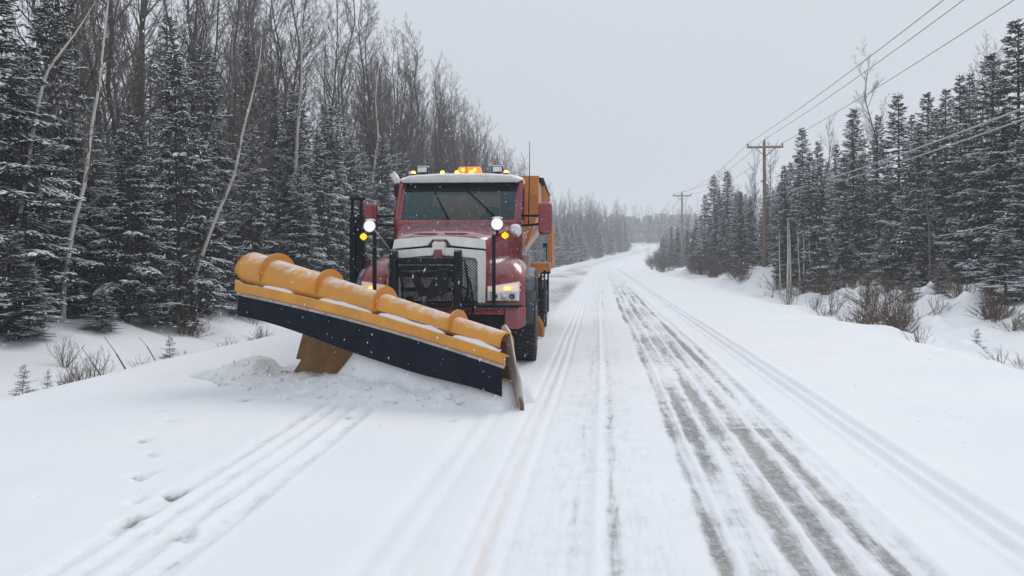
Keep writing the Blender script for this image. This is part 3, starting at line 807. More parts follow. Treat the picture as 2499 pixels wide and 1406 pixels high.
# backing woods, read only as one dim mass between the nearer trunks
def far_woods(name, spots, label, seed, hs=(7, 11), deciduous=0.3, far=False):
    rs = np.random.RandomState(seed)
    if far: lo1 = spruce_mesh("lo_a", 9.0, 1.9, 31, step=0.85, snow=0.15, nmul=0.33, tw=5.0, fill=0)[1]
    else: lo1 = spruce_mesh("lo_a", 9.0, 1.7, 31, step=0.4, snow=0.15, nmul=0.5, tw=2.6, fill=0)[1]
    lo2 = bare_mesh("lo_b", 10.0, 41, M['bark'], M['bark'], [(18, 0.26, 0.12), (5, 0.45, 0.25)] if far else [(26, 0.26, 0.12), (6, 0.45, 0.2), (3, 0.5, 0.2)], start=0.2, r=0.08, spread=0.55, fine=7.0 if far else 2.4)[1]
    out = []
    def arr(me):
        v = np.zeros(len(me.vertices) * 3, np.float32); me.vertices.foreach_get("co", v)
        li = np.zeros(len(me.loops), np.int32); me.loops.foreach_get("vertex_index", li)
        nq = sum(1 for p in me.polygons if p.loop_total == 4)
        mi = np.zeros(len(me.polygons), np.int32); me.polygons.foreach_get("material_index", mi)
        return v.reshape(-1, 3), li[:nq * 4].reshape(-1, 4), li[nq * 4:].reshape(-1, 3), mi
    A, B = arr(lo1), arr(lo2)
    Vs, Qs, Ts, MQ, MT = [], [], [], [], []
    nv = 0
    for (x, y) in spots:
        d = rs.rand() < deciduous
        v, q, t, mi = B if d else A
        s = rs.uniform(*hs) / (10.0 if d else 9.0) * (1.45 if d else 1.0); a = rs.rand() * 6.28
        ca, sa = math.cos(a) * s, math.sin(a) * s
        w = np.stack([v[:, 0] * ca - v[:, 1] * sa + x, v[:, 0] * sa + v[:, 1] * ca + y, v[:, 2] * s + hz(x, y)], 1)
        Vs.append(w); Qs.append(q + nv); Ts.append(t + nv); nv += len(w)
        MQ.append(np.full(len(q), 3 if d else 2)); MT.append(mi[len(q):])
    me = np_mesh(name, np.concatenate(Vs), quads=np.concatenate(Qs), tris=np.concatenate(Ts), mats=[M['needles'], M['treesnow'], M['drybrown'], M['greybark']], midx=np.concatenate(MQ + MT))
    tag(link(name, me), label, kind="stuff")
spots = [(float(x_of(-rnd.uniform(22, 42), y)), y) for y in np.linspace(8, 120, 66)]
far_woods("forest", spots, "dim interior of the forest behind its front trees", 5, (8, 10), 0.7)
spots = []
for i in range(290):
    px = rnd.uniform(1330, 1720); y = rnd.uniform(290, 400)
    x = (px - 1250) / F * y
    l = float(lat_of(x, y))
    if -9 < l < 9: continue
    spots.append((x, y))
for i in range(150):
    px = rnd.uniform(1520, 1700); y = rnd.uniform(318, 385); x = (px - 1250) / F * y
    if abs(float(lat_of(x, y))) > 8: spots.append((x, y))
far_woods("distant_forest", spots, "faded wooded rise closing the road in the distance", 6, (8, 12), 0.30, True)

# -- leaning birches and pale trunks at the forest edge
def pale_tree(px_path, Y, label, r=0.075, mat='birch', limb='greybark', seed=1, lv=None, start=0.3, Ydrift=0.0, cat='birch', name='birch_tree'):
    pts = [at(px, py, Y + Ydrift * i) for i, (px, py) in enumerate(px_path)]
    P = np.array([[p.x, p.y, p.z] for p in pts])
    # smooth resample
    t = np.linspace(0, 1, len(P)); tt_ = np.linspace(0, 1, 15)
    Q = np.stack([np.interp(tt_, t, P[:, i]) for i in range(3)], 1)
    Q[1:-1] = 0.25 * Q[:-2] + 0.5 * Q[1:-1] + 0.25 * Q[2:]
    base = Q[0].copy(); base[2] = hz(base[0], base[1]) - 0.15
    o = empty(name, tuple(base))
    Q = np.concatenate([[base], Q]) - base
    me = bare_mesh("pale", 1, seed, M[mat], M[limb], lv or [(20, 0.27, 0.09), (6, 0.40, 0.14), (4, 0.45, 0.2), (2, 0.5, 0.2)], start=start, r=r * 0.60, path=Q, spread=0.95, fine=1.3)
    link("trunk", me[0], o); link("crown", me[1], o)
    return tag(o, label, cat)
pale_tree([(155, 715), (172, 590), (182, 530), (205, 470), (215, 400), (222, 300), (243, 230), (248, 150), (262, 20), (280, -120)], 17.4, 'crooked pale birch trunk bending up from the forest edge', 0.085, seed=51)
pale_tree([(478, 668), (505, 590), (535, 510), (575, 430), (590, 330), (612, 250), (632, 170), (640, 90)], 20.2, 'white birch leaning over toward the raised blade tip', 0.075, seed=52)
pale_tree([(10, 760), (28, 640), (45, 560), (80, 330), (105, 195), (130, 150), (180, 90), (230, 10)], 16.8, 'forked pale birch nearest the edge of the view', 0.075, seed=53)
pale_tree([(500, 390), (512, 330), (530, 270), (560, 210), (590, 120), (640, 40)], 25.0, 'slanting grey trunk crossing before the dark spruce', 0.06, seed=54, mat='greybark', cat='bare tree', name='bare_tree')
pale_tree([(715, 540), (722, 420), (728, 290), (738, 200), (735, 60), (742, -60)], 31.0, 'straight pale trunk rising clear above the blade', 0.12, seed=55)
pale_tree([(345, 300), (347, 160), (348, 60), (350, -60), (352, -200)], 23.0, 'thick dark upright trunk beside the ragged spruce', 0.17, seed=56, mat='bark', cat='bare tree', name='bare_tree')
pale_tree([(905, 480), (915, 400), (925, 330), (915, 240), (930, 120)], 42.0, 'pale trunk among bare trees left of the cab roof', 0.11, seed=57)
for i, (px, top) in enumerate(((1923, 530), (1928, 540), (1948, 560), (1962, 575), (1902, 560), (1975, 545))):
    pale_tree([(px + (i % 3) * 2, 668), (px + 1, 620), (px, 580), (px - (i % 2) * 3, top)], 37.5 + i * 0.5, ('pale dead birch stem, %s of the cluster beside the nearest pole' % ('thickest', 'twin beside the thickest', 'third', 'fourth and thin', 'one closest to the pole', 'outermost')[i]), 0.07 if i < 2 else 0.045, seed=60 + i, lv=[(6, 0.12, 0.15), (2, 0.5, 0.2)], start=0.4)
pale_tree([(2270, 640), (2268, 560), (2262, 500), (2270, 420)], 27.0, 'slender grey trunk leaning inside the snowy stand', 0.05, seed=71, mat='greybark', cat='bare tree', name='bare_tree')

# long snowy branches hanging over in front of the left spruces
# -- brush
def brush(n, lat, y, k, sc, label, group=None):
    x = float(x_of(lat, y))
    if group and x > 5 and blocks_pole(x, y): return
    if group: lb_ = '%s, %s' % (label, where(x, y))
    else: lb_ = label
    o = link(n, SH[k], None, (x, y, hz(x, y) - 0.03))
    o.rotation_euler = (rnd.uniform(-.15, .15), rnd.uniform(-.15, .15), rnd.random() * 6.28)
    o.scale = (sc, sc, sc * rnd.uniform(0.85, 1.15))
    return tag(o, lb_, 'shrub', group)
def kx_y(px, lat):
    y = 14.0; kx = (px - 1250.0) / F
    for _ in range(60): y = 0.5 * y + 0.5 * max(6, float(x_of(lat, y)) / kx)
    return y
for px, lt, k, sc, lb in ((190, -7.9, 3, 0.55, 'bare tangled shrub rising from the ditch by the snowy sapling'), (232, -7.6, 0, 0.55, 'sparse shrub with long crossing stems at the road edge'), (160, -8.0, 1, 0.5, 'low twiggy shrub in the ditch near the edge of the view'), (345, -8.2, 1, 0.45, 'pale dry stalks bent over in the snowy ditch'), (560, -8.8, 1, 0.6, 'small dry shrub below the raised end of the blade'), (640, -8.4, 3, 0.5, 'thin bush at the ditch beside the blade end'),
    (2160, 7.6, 3, 0.95, 'dense brown brush pile capped with snow at the bank edge'), (2190, 7.9, 3, 1.0, 'brown brush heap leaning against the snowy hump'), (2245, 7.2, 1, 0.7, 'tuft of brown twigs at the foot of the hump'), (1925, 7.6, 0, 0.9, 'upright bare shrub with fanning stems on the bank'), (1985, 7.8, 0, 0.9, 'second fanning bare shrub along the bank'), (2030, 8.2, 2, 0.8, 'tall thin shrub before the snowy spruces'), (2060, 7.4, 1, 0.9, 'low pale dry shrub between the bare shrubs and the brush pile'), (1880, 8.0, 1, 1.1, 'low snowy shrub at the foot of the nearest pole'), (2440, 7.6, 1, 0.5, 'dry yellowed weed bent over in the open snow'), (2480, 9.5, 3, 0.6, 'brown bush poking out of the bank near the young spruce'), (2340, 10.5, 3, 0.9, 'mat of brown twigs on top of the snowy hump'), (2290, 9.6, 1, 0.9, 'fallen twigs sticking out of the snowy hump'), (2120, 9.2, 3, 1.0, 'dark brush in the hollow under the spruces')):
    brush('shrub', lt, kx_y(px, lt), k, sc, lb)
for px, lt, k, sc, lb in ((2115, 7.9, 3, 1.0, 'brown brush tangle next to the fanning shrubs'), (2140, 8.6, 3, 1.2, 'tall brown tangle at the back of the brush pile'), (2205, 8.6, 3, 1.15, 'dark tangled brush sloping up to the snowy hump'), (2172, 9.4, 0, 1.1, 'twiggy stems standing out above the brush pile'), (2010, 7.3, 1, 0.8, 'thin dry stems at the very edge of the shoulder'), (2090, 7.3, 1, 0.7, 'dry stems poking through the shoulder snow'), (1960, 9.2, 3, 1.3, 'snowy brown brush under the pale dead stems'), (1900, 9.6, 3, 1.4, 'snow-capped brush at the foot of the pole mound'), (2420, 9.8, 3, 0.8, 'brown tangle low in front of the heavy young spruce'), (2495, 8.2, 1, 0.5, 'dry weeds at the edge of the view')):
    brush('shrub', lt, kx_y(px, lt), k, sc, lb)
for i in range(56):
    y = 19 + i * 1.5 + rnd.uniform(-.7, .7)
    brush('shrub', rnd.uniform(9.8 if y < 30 else 9.0, 11.9), y, rnd.choice((0, 1, 3, 3) if y < 32 else (0, 2, 3, 3)), rnd.uniform(0.8, 1.1) if y < 32 else rnd.uniform(0.9, 1.5), 'brown shrub below the spruces', 'brown shrubs below the pole-side spruces')
for i in range(56):
    y = 62 + i * 1.6 + rnd.uniform(-1, 1)
    brush('shrub', rnd.uniform(7.6, 11.5), y, rnd.choice((2, 2, 0)), rnd.uniform(1.1, 2.1), 'tall brown shrub of the roadside thicket', 'tall brown shrubs round the middle poles')
for i in range(26):
    y = 150 + i * 4 + rnd.uniform(-1, 1)
    brush('shrub', rnd.uniform(7.2, 10.5), y, 2, rnd.uniform(1.3, 2.4), 'hazy brown shrub inside the bend', 'hazy shrubs inside the far bend')
for i in range(30):
    y = 15 + i * 2.0 + rnd.uniform(-.6, .6)
    brush('shrub', rnd.uniform(-9.6, -10.8), y, rnd.choice((0, 1, 3)), rnd.uniform(0.5, 0.9), 'dead twiggy shrub in front of the forest wall', 'dead shrubs at the foot of the forest wall')

for i in range(60):
    y = 11 + i * 1.1 + rnd.uniform(-.5, .5)
    brush('shrub', rnd.uniform(-11.2, -14.5), y, 2, rnd.uniform(1.2, 2.2), 'dead leafless bush inside the forest shade', 'dead undergrowth inside the forest wall')

# fallen sticks in the ditches
def stick(pts, r, label):
    P = np.array(pts, float)
    b = P[0].copy()
    V, Q = tubes(P[:-1] - b, P[1:] - b, np.linspace(r, r * .5, len(P) - 1), np.linspace(r * .9, r * .35, len(P) - 1), 5)
    o = link('fallen_stick', np_mesh('stick', V, quads=Q, mats=[M['brush']], smooth=True), None, tuple(b))
    tag(o, label, 'stick')
def gpt(px, lat, dz):
    y = kx_y(px, lat); x = float(x_of(lat, y)); return (x, y, hz(x, y) + dz)
stick([gpt(310, -7.5, 0.0), gpt(285, -7.9, 0.35), gpt(255, -8.3, 0.75)], 0.014, 'long thin dark stick slanting out of the ditch snow')
stick([gpt(385, -7.6, 0.0), gpt(360, -7.9, 0.35), gpt(340, -8.2, 0.62)], 0.010, 'short slanting stick before the lone ditch sapling')
stick([gpt(250, -7.3, 0.0), gpt(225, -7.6, 0.3), gpt(200, -7.9, 0.62)], 0.012, 'slanting stick crossing the edge-of-road shrub')
stick([gpt(2150, 8.8, 0.15), gpt(2300, 10.4, 0.9)], 0.02, 'dark fallen branch rising over the snowy hump')
stick([gpt(2060, 9.2, 0.15), gpt(2190, 8.4, 0.25)], 0.014, 'long fallen branch lying level by the brush pile')
stick([gpt(1890, 10.5, 0.1), gpt(1940, 10.8, 0.5), gpt(1990, 11.0, 0.8)], 0.05, 'snowy fallen trunk slanting behind the fanning shrubs')

# ------------------------------------------------------------------ utility poles and wires
def pole(base, top_z, arm_half, label, mat, kink):
    o = empty('utility_pole', base)
    H = top_z - base[2]
    a = math.atan(TAN) if base[1] < 150 else math.atan(0.2)
    V, Q = tubes([[0, 0, -0.4], [0.03, 0, H * .4], [0.0, 0, H * .75]], [[0.03, 0, H * .4], [0.0, 0, H * .75], [-0.02, 0, H + 0.35]], [0.16, 0.145, 0.125], [0.145, 0.125, 0.105], 12)
    bm = bmesh.new()
    link('shaft', np_mesh('shaft', V, quads=Q, mats=[mat], smooth=True), o)
    ux, uy = math.cos(a), -math.sin(a)
    def bar(p, q, w, n, m_, parent=o, sides=4):
        V, Q = tubes([p], [q], [w], [w], sides)
        n_ = len(V) // 2
        T = [[i for i in range(sides)][::-1], [sides + i for i in range(sides)]]
        me = bpy.data.meshes.new(n); me.from_pydata([tuple(v) for v in V], [], [tuple(q_) for q_ in Q] + [tuple(t) for t in T]); me.materials.append(m_); me.update()
        return link(n, me, parent)
    off = -0.17
    A = Vector((-ux * arm_half, -uy * arm_half + off, H - 0.05)); B = Vector((ux * arm_half, uy * arm_half + off, H - 0.05))
    arm = bar(A, B, 0.085, 'crossarm', mat)
    bar(Vector((-ux * .75, -uy * .75 + off - .05, H - .1)), Vector((0, off - .02, H - .75)), 0.025, 'brace', M['wire'])
    bar(Vector((ux * .75, uy * .75 + off - .05, H - .1)), Vector((0, off - .02, H - .75)), 0.025, 'brace', M['wire'])
    tips = []
    for t in (-0.95, -0.03, 0.95):
        p = Vector((ux * arm_half * t, uy * arm_half * t + off, H + 0.02))
        if t == -0.03: p = Vector((0, 0, H + 0.33))
        V, Q = tubes([p, p + Vector((0, 0, .09)), p + Vector((0, 0, .15))], [p + Vector((0, 0, .09)), p + Vector((0, 0, .15)), p + Vector((0, 0, .22))], [.03, .075, .06], [.06, .06, .03], 8)
        link('insulator', np_mesh('insulator', V, quads=Q, mats=[M['insulator']], smooth=True), o)
        tips.append(Vector(base) + p + Vector((0, 0, .22)))
    sp = Vector((-0.16, -.05, H - 2.7 * (H / 9.5)))
    bar(sp + Vector((.1, 0, 0)), sp - Vector((.12, 0, 0)), 0.05, 'spool_bracket', M['insulator'])
    tips.append(Vector(base) + sp)
    cz = H * 0.585
    c1 = Vector((0.0, -0.19, cz)); bar(c1 + Vector((0, .1, 0)), c1 - Vector((0, .03, 0)), 0.06, 'cable_clamp', M['wire'])
    tips.append(Vector(base) + c1); tips.append(Vector(base) + c1 + Vector((0, 0, -0.28)))
    tag(o, label, 'utility pole')
    return tips
def pole_at(px, py_top, Y, arm_px, label, mat):
    t = at(px, py_top, Y)
    return pole((t.x, t.y, hz(t.x, t.y) - 0.02), t.z, arm_px / 2 / F * Y, label, mat, 0)
P1 = pole_at(1866, 358, 60.0, 86, 'tall brown wooden pole with crossarm standing nearest on the snowy bank', M['wood'])
P2 = pole_at(1665, 477, 107.0, 43, 'grey wooden pole with crossarm standing second along the road', M['greywood'])
P3 = pole_at(1615, 523, 182.0, 29, 'faint hazy pole with crossarm, farthest along the road', M['greywood'])
# the line goes on past the camera to a pole out of view
def wire(name, pts, sag, r, label, mt=None):
    Pp = []
    for (A, B), sg in zip(zip(pts[:-1], pts[1:]), sag):
        n = 40
        for i in range(n + (1 if B is pts[-1] else 0)):
            t = i / n
            p = A.lerp(B, t); p = p - Vector((0, 0, 4 * sg * t * (1 - t)))
            Pp.append(p)
    Pp = np.array([[p.x, p.y, p.z] for p in Pp])
    V, Q = tubes(Pp[:-1], Pp[1:], r, r, 5)
    o = link(name, np_mesh(name, V, quads=Q, mats=[mt or M['wire']], smooth=True))
    tag(o, label, 'wire', 'overhead wires on the poles')
def thru(tip, px, py, y0=-14.0, sg=0.9, lat_x=None):
    """the near end of a span of sag sg that starts at tip and is seen passing (px, py)"""
    k = (px - 1250.0) / F
    X0 = lat_x
    # wire x runs straight from tip to X0 at y0; find where it crosses the sight line
    m_ = (tip.x - X0) / (tip.y - y0)
    y = (X0 - m_ * y0) / (k - m_)
    zt = CAM_H - (py - 628.0) / F * y
    t = (tip.y - y) / (tip.y - y0)
    z0 = (zt + 4 * sg * t * (1 - t) - tip.z * (1 - t)) / t
    return Vector((X0, y0, z0))
Y0 = -14.0
xb = float(x_of(12.3, Y0))
N0 = [thru(P1[0], 2303, 0, Y0, 0.8, xb - 1.3), thru(P1[1], 2352, 0, Y0, 0.8, xb), thru(P1[2], 2475, 0, Y0, 0.8, xb + 1.3), thru(P1[3], 2160, 330, Y0, 0.8, xb - .1), thru(P1[4], 2499, 264, Y0, 0.9, xb), thru(P1[5], 2499, 291, Y0, 0.9, xb)]
names = ['upper wire on the road-side tip of the crossarms', 'upper wire on the pole tops', 'upper wire on the far tip of the crossarms', 'faint thin wire below the crossarms', 'thick frosted cable, upper of the low pair', 'frosted cable, lower of the low pair']
for i in range(6):
    wire('power_wire' if i < 4 else 'cable', [N0[i], P1[i], P2[i], P3[i]], (0.8, 0.9, 1.4) if i < 3 else (0.8, 1.0, 1.6) if i == 3 else (0.9, 1.1, 1.6), (0.014, 0.014, 0.014, 0.010, 0.034, 0.026)[i], names[i], M['cable'] if i > 3 else None)
# ------------------------------------------------------------------ part builder for the truck
class MB:
    def __init__(s): s.v = []; s.f = []; s.mi = []; s.sm = []
    def add(s, V, Fc, mi=0, smooth=False):
        b = len(s.v)
        s.v += [tuple(x) for x in V]
        for f in Fc:
            s.f.append(tuple(i + b for i in f)); s.mi.append(mi); s.sm.append(smooth)
        return s
    def box(s, x0, x1, y0, y1, z0, z1, mi=0, rot=None, piv=None):
        V = [Vector(p) for p in ((x0, y0, z0), (x1, y0, z0), (x1, y1, z0), (x0, y1, z0), (x0, y0, z1), (x1, y0, z1), (x1, y1, z1), (x0, y1, z1))]
        if rot:
            c = Vector(piv) if piv else Vector(((x0 + x1) / 2, (y0 + y1) / 2, (z0 + z1) / 2))
            R = Matrix.Rotation(rot[1], 3, rot[0])
            V = [R @ (p - c) + c for p in V]
        return s.add(V, [(0, 3, 2, 1), (4, 5, 6, 7), (0, 1, 5, 4), (1, 2, 6, 5), (2, 3, 7, 6), (3, 0, 4, 7)], mi)
    def hull(s, A, B, mi=0, smooth=False, cap=True):
        """two matching outlines joined into a solid"""
        n = len(A)
        fs = [(i, (i + 1) % n, n + (i + 1) % n, n + i) for i in range(n)]
        s.add(list(A) + list(B), fs, mi, smooth)
        if cap: s.add(list(A) + list(B), [tuple(range(n))[::-1], tuple(range(n, 2 * n))], mi)
        return s
    def prism(s, poly, axis, a, b, mi=0, smooth=False):
        def P(u, v, w): return {'x': (w, u, v), 'y': (u, w, v), 'z': (u, v, w)}[axis]
        return s.hull([P(u, v, a) for u, v in poly], [P(u, v, b) for u, v in poly], mi, smooth)
    def loft(s, rings, mi=0, smooth=True, closed=True, cap=True):
        n = len(rings[0]); V = [p for r in rings for p in r]; fs = []
        m = n if closed else n - 1
        for k in range(len(rings) - 1):
            for i in range(m): fs.append((k * n + i, k * n + (i + 1) % n, (k + 1) * n + (i + 1) % n, (k + 1) * n + i))
        s.add(V, fs, mi, smooth)
        if cap and closed: s.add(list(rings[0]) + list(rings[-1]), [tuple(range(n))[::-1], tuple(range(n, 2 * n))], mi)
        return s
    def tube(s, pts, r, n=10, mi=0, cap=True):
        pts = [Vector(p) for p in pts]
        rs = r if isinstance(r, (list, tuple)) else [r] * len(pts)
        rings = []; a = None
        for i, p in enumerate(pts):
            d = (pts[min(i + 1, len(pts) - 1)] - pts[max(i - 1, 0)]).normalized()
            if a is None: a = d.orthogonal().normalized()
            a = (a - d * a.dot(d)).normalized(); b = d.cross(a)
            rings.append([p + (a * math.cos(2 * math.pi * k / n) + b * math.sin(2 * math.pi * k / n)) * rs[i] for k in range(n)])
        return s.loft(rings, mi, True, True, cap)
    def lathe(s, prof, origin, axis, n=24, mi=0, smooth=True):
        """prof: (radius, along) pairs round an axis"""
        ax = Vector(axis).normalized(); a = ax.orthogonal().normalized(); b = ax.cross(a); o = Vector(origin)
        rings = [[o + ax * h + (a * math.cos(2 * math.pi * k / n) + b * math.sin(2 * math.pi * k / n)) * max(r, 1e-4) for k in range(n)] for r, h in prof]
        return s.loft(rings, mi, smooth, True, True)
    def ball(s, c, r, mi=0, n=14, squash=(1, 1, 1)):
        rings = []
        for i in range(1, n // 2 + 1):
            th = math.pi * i / (n // 2 + 1)
            rings.append([(c[0] + r * squash[0] * math.sin(th) * math.cos(2 * math.pi * k / n), c[1] + r * squash[1] * math.sin(th) * math.sin(2 * math.pi * k / n), c[2] + r * squash[2] * math.cos(th)) for k in range(n)])
        return s.loft(rings, mi, True, True, True)
    def build(s, name, mats, parent=None, bevel=0.0, label=None, kind=None, seg=2):
        me = bpy.data.meshes.new(name)
        me.from_pydata(s.v, [], s.f)
        for m_ in (mats if isinstance(mats, (list, tuple)) else [mats]): me.materials.append(m_)
        me.polygons.foreach_set("material_index", s.mi)
        me.polygons.foreach_set("use_smooth", s.sm)
        me.update()
        bm = bmesh.new(); bm.from_mesh(me)
        bmesh.ops.remove_doubles(bm, verts=bm.verts, dist=1e-5)
        bmesh.ops.recalc_face_normals(bm, faces=bm.faces)
        bm.to_mesh(me); bm.free()
        o = link(name, me, parent)
        if bevel:
            b = o.modifiers.new("edge", 'BEVEL'); b.width = bevel; b.segments = seg; b.limit_method = 'ANGLE'; b.angle_limit = math.radians(35)
        if label: o["label"] = label
        if kind: o["kind"] = kind
        return o

# ------------------------------------------------------------------ the snowplow truck (x to its left hand = picture right, y to its rear)
T_LOC = (-0.97, 12.5, 0.02)
T_ROT = -math.radians(4.3)
truck = empty('snowplow_truck', T_LOC, T_ROT)
tag(truck, 'red snowplow truck with yellow front blade and orange hopper clearing the lane', 'snowplow truck')

# cab shell
b = MB()
for sx in (-1, 1):
    X0, X1 = 1.0 * sx, 1.06 * sx
    for poly in ([(0.72, 0.95), (1.98, 0.95), (1.98, 2.20), (0.80, 2.20)],
                 [(0.80, 2.20), (0.90, 2.20), (1.36, 2.90), (1.26, 2.90)],
                 [(1.86, 2.20), (1.98, 2.20), (1.98, 2.90), (1.86, 2.90)],
                 [(1.26, 2.80), (1.98, 2.80), (1.98, 2.90), (1.30, 2.90)]):
        b.prism(poly, 'x', X0, X1)
# windshield frame
b.hull([(-1.02, .78, 2.15), (1.02, .78, 2.15), (1.02, .82, 2.20), (-1.02, .82, 2.20)], [(-1.02, .90, 2.10), (1.02, .90, 2.10), (1.02, .95, 2.17), (-1.02, .95, 2.17)])
for sx in (-1, 1):
    b.hull([(sx * .94, .82, 2.17), (sx * 1.04, .80, 2.17), (sx * 1.04, 1.32, 2.90), (sx * .965, 1.34, 2.90)], [(sx * .94, .92, 2.17), (sx * 1.04, .92, 2.17), (sx * 1.04, 1.44, 2.90), (sx * .965, 1.44, 2.90)])
b.box(-1.0, 1.0, 1.93, 1.98, .95, 2.25); b.box(-1.0, -.62, 1.93, 1.98, 2.25, 2.9); b.box(.62, 1.0, 1.93, 1.98, 2.25, 2.9); b.box(-.62, .62, 1.93, 1.98, 2.72, 2.9)
b.box(-1.0, 1.0, .75, .80, .95, 2.15)
b.build('cab', M['red'], truck, 0.012)
# roof
prof = lambda k, y, dz: [(-1.02 * k, y, 2.86 + dz * 0), (-1.07 * k, y, 2.90), (-1.05 * k, y, 2.95 + dz), (-.88 * k, y, 3.0 + dz), (-.4 * k, y, 3.025 + dz), (.4 * k, y, 3.025 + dz), (.88 * k, y, 3.0 + dz), (1.05 * k, y, 2.95 + dz), (1.07 * k, y, 2.90), (1.02 * k, y, 2.86 + dz * 0)]
b = MB(); b.loft([[(x, 1.20, min(z, 2.90)) for x, y, z in prof(.97, 1.2, 0)], [(x, 1.22, z - .045) if z > 2.9 else (x, 1.22, z) for x, y, z in prof(.985, 1.22, 0)], prof(1.0, 1.34, 0), prof(1.0, 1.65, .015), prof(1.0, 1.95, 0), [(x * .97, 2.06, z - .05) for x, y, z in prof(1, 2, 0)]])
b.build('roof', M['roofwhite'], truck)
# windshield
b = MB(); b.hull([(-.95, .875, 2.175), (.95, .875, 2.175), (.975, 1.355, 2.865), (-.975, 1.355, 2.865)], [(-.95, .885, 2.172), (.95, .885, 2.172), (.975, 1.365, 2.862), (-.975, 1.365, 2.862)])
ws = b.build('windshield', M['glass'], truck)
b = MB()
g = [(-.96, .868, 2.165), (.96, .868, 2.165), (.985, 1.352, 2.875), (-.985, 1.352, 2.875)]
for i in range(4): b.tube([g[i], g[(i + 1) % 4]], 0.018, 6)
b.build('seal', M['dark'], ws)
b = MB(); b.hull([(-.955, 1.30, 2.775), (.955, 1.30, 2.775), (.97, 1.365, 2.868), (-.97, 1.365, 2.868)], [(-.955, 1.37, 2.76), (.955, 1.37, 2.76), (.97, 1.43, 2.85), (-.97, 1.43, 2.85)])
b.build('sun_band', M['interior'], ws)
for x0, z0, x1, z1 in ((-0.16, 2.22, -0.46, 2.72), (0.62, 2.26, 0.10, 2.74)):
    def on(x, z): t = (z - 2.175) / .69; return (x, .862 + .48 * t, z)
    b = MB(); b.tube([on(x0, z0), on((x0 + x1) / 2, (z0 + z1) / 2), on(x1, z1)], [.016, .013, .010], 6)
    b.tube([on(x0 + .02, z0 - .05), on(x0, z0)], .018, 6)
    b.build('wiper', M['dark'], truck)
for sx in (-1, 1):
    b = MB(); b.prism([(.92, 2.21), (1.85, 2.21), (1.85, 2.80), (1.31, 2.80)], 'x', sx * 1.015, sx * 1.025)
    b.build('side_window', M['glass'], truck)
    b = MB(); b.prism([(.86, 1.02), (1.90, 1.02), (1.90, 2.17), (.90, 2.17)], 'x', sx * 1.055, sx * 1.075)
    d_ = b.build('door', M['red'], truck, 0.01)
    b = MB(); b.box(sx * 1.078, sx * 1.10, 1.62, 1.80, 1.92, 1.97); b.build('handle', M['chrome'], d_, 0.006)
b = MB(); b.box(-.60, .60, 1.948, 1.956, 2.27, 2.70); b.build('rear_window', M['clear'], truck)
# interior
b = MB(); b.box(-.98, .98, 1.915, 1.928, .95, 2.25); b.box(-.98, -.62, 1.915, 1.928, 2.25, 2.88); b.box(.62, .98, 1.915, 1.928, 2.25, 2.88); b.box(-.62, .62, 1.915, 1.928, 2.70, 2.88)
for sx in (-1, 1): b.box(sx * .985, sx * .995, 1.40, 1.91, .95, 2.20); b.box(sx * .985, sx * .995, .95, 1.40, .95, 2.17)
b.box(-.97, .97, 1.45, 1.91, 2.86, 2.88)
b.build('cab_lining', M['interior'], truck)
b = MB(); b.box(-.99, .99, .90, 1.15, 1.6, 2.12); b.build('dashboard', M['interior'], truck, .03)
for x in (-.5, .5):
    b = MB(); b.box(x - .24, x + .24, 1.3, 1.75, 1.55, 1.72); b.box(x - .23, x + .23, 1.68, 1.82, 1.7, 2.32); b.box(x - .12, x + .12, 1.70, 1.80, 2.32, 2.47)
    b.build('seat', M['interior'], truck, .04)
b = MB(); b.tube([(.5 + .2 * math.cos(t / 16 * 6.2832), 1.17 + .07 * math.sin(t / 16 * 6.2832), 2.14 + .19 * math.sin(t / 16 * 6.2832)) for t in range(17)], .014, 6); b.tube([(.5, 1.17, 2.14), (.5, 1.0, 2.0)], .03, 8)
b.build('steering_wheel', M['interior'], truck)

# hood
def hood_ring(y, w, zc, zs, zb, crown=.45):
    r = [(-w, zb), (-w, zs - .10), (-w + .025, zs - .03), (-w + .09, zs), (-crown - .10, zs + (zc - zs) * .45), (-crown, zs + (zc - zs) * .85), (-.2, zc), (.2, zc), (crown, zs + (zc - zs) * .85), (crown + .10, zs + (zc - zs) * .45), (w - .09, zs), (w - .025, zs - .03), (w, zs - .10), (w, zb)]
    return [(x, y, z) for x, z in r]
b = MB(); b.loft([hood_ring(-.90, .665, 1.885, 1.85, .95, .42), hood_ring(-.6, .72, 1.97, 1.91, .95, .44), hood_ring(-.2, .80, 2.05, 1.98, .95, .46), hood_ring(.2, .88, 2.10, 2.05, .95, .5), hood_ring(.55, .95, 2.145, 2.10, .95, .52), hood_ring(.80, .985, 2.17, 2.13, .95, .54)], smooth=True)
hood = b.build('hood', M['red'], truck)
md = hood.modifiers.new("edge", 'BEVEL'); md.width = .008; md.segments = 2; md.limit_method = 'ANGLE'; md.angle_limit = .6
for sx in (-1, 1):
    b = MB(); b.tube([(sx * .46, -.72, 1.915), (sx * .33, -.78, 1.925), (sx * .12, -.80, 1.925), (sx * .05, -.77, 1.93)], .012, 6); b.build('hood_crease', M['red'], hood)
    b = MB(); b.box(sx * .745, sx * .765, -.42, -.34, 1.40, 1.58); b.lathe([(.0, 0), (.03, 0), (.03, .02), (0, .02)], (sx * .745, -.38, 1.37), (sx, 0, 0), 10); b.build('hood_latch', M['chrome'], hood, .006)

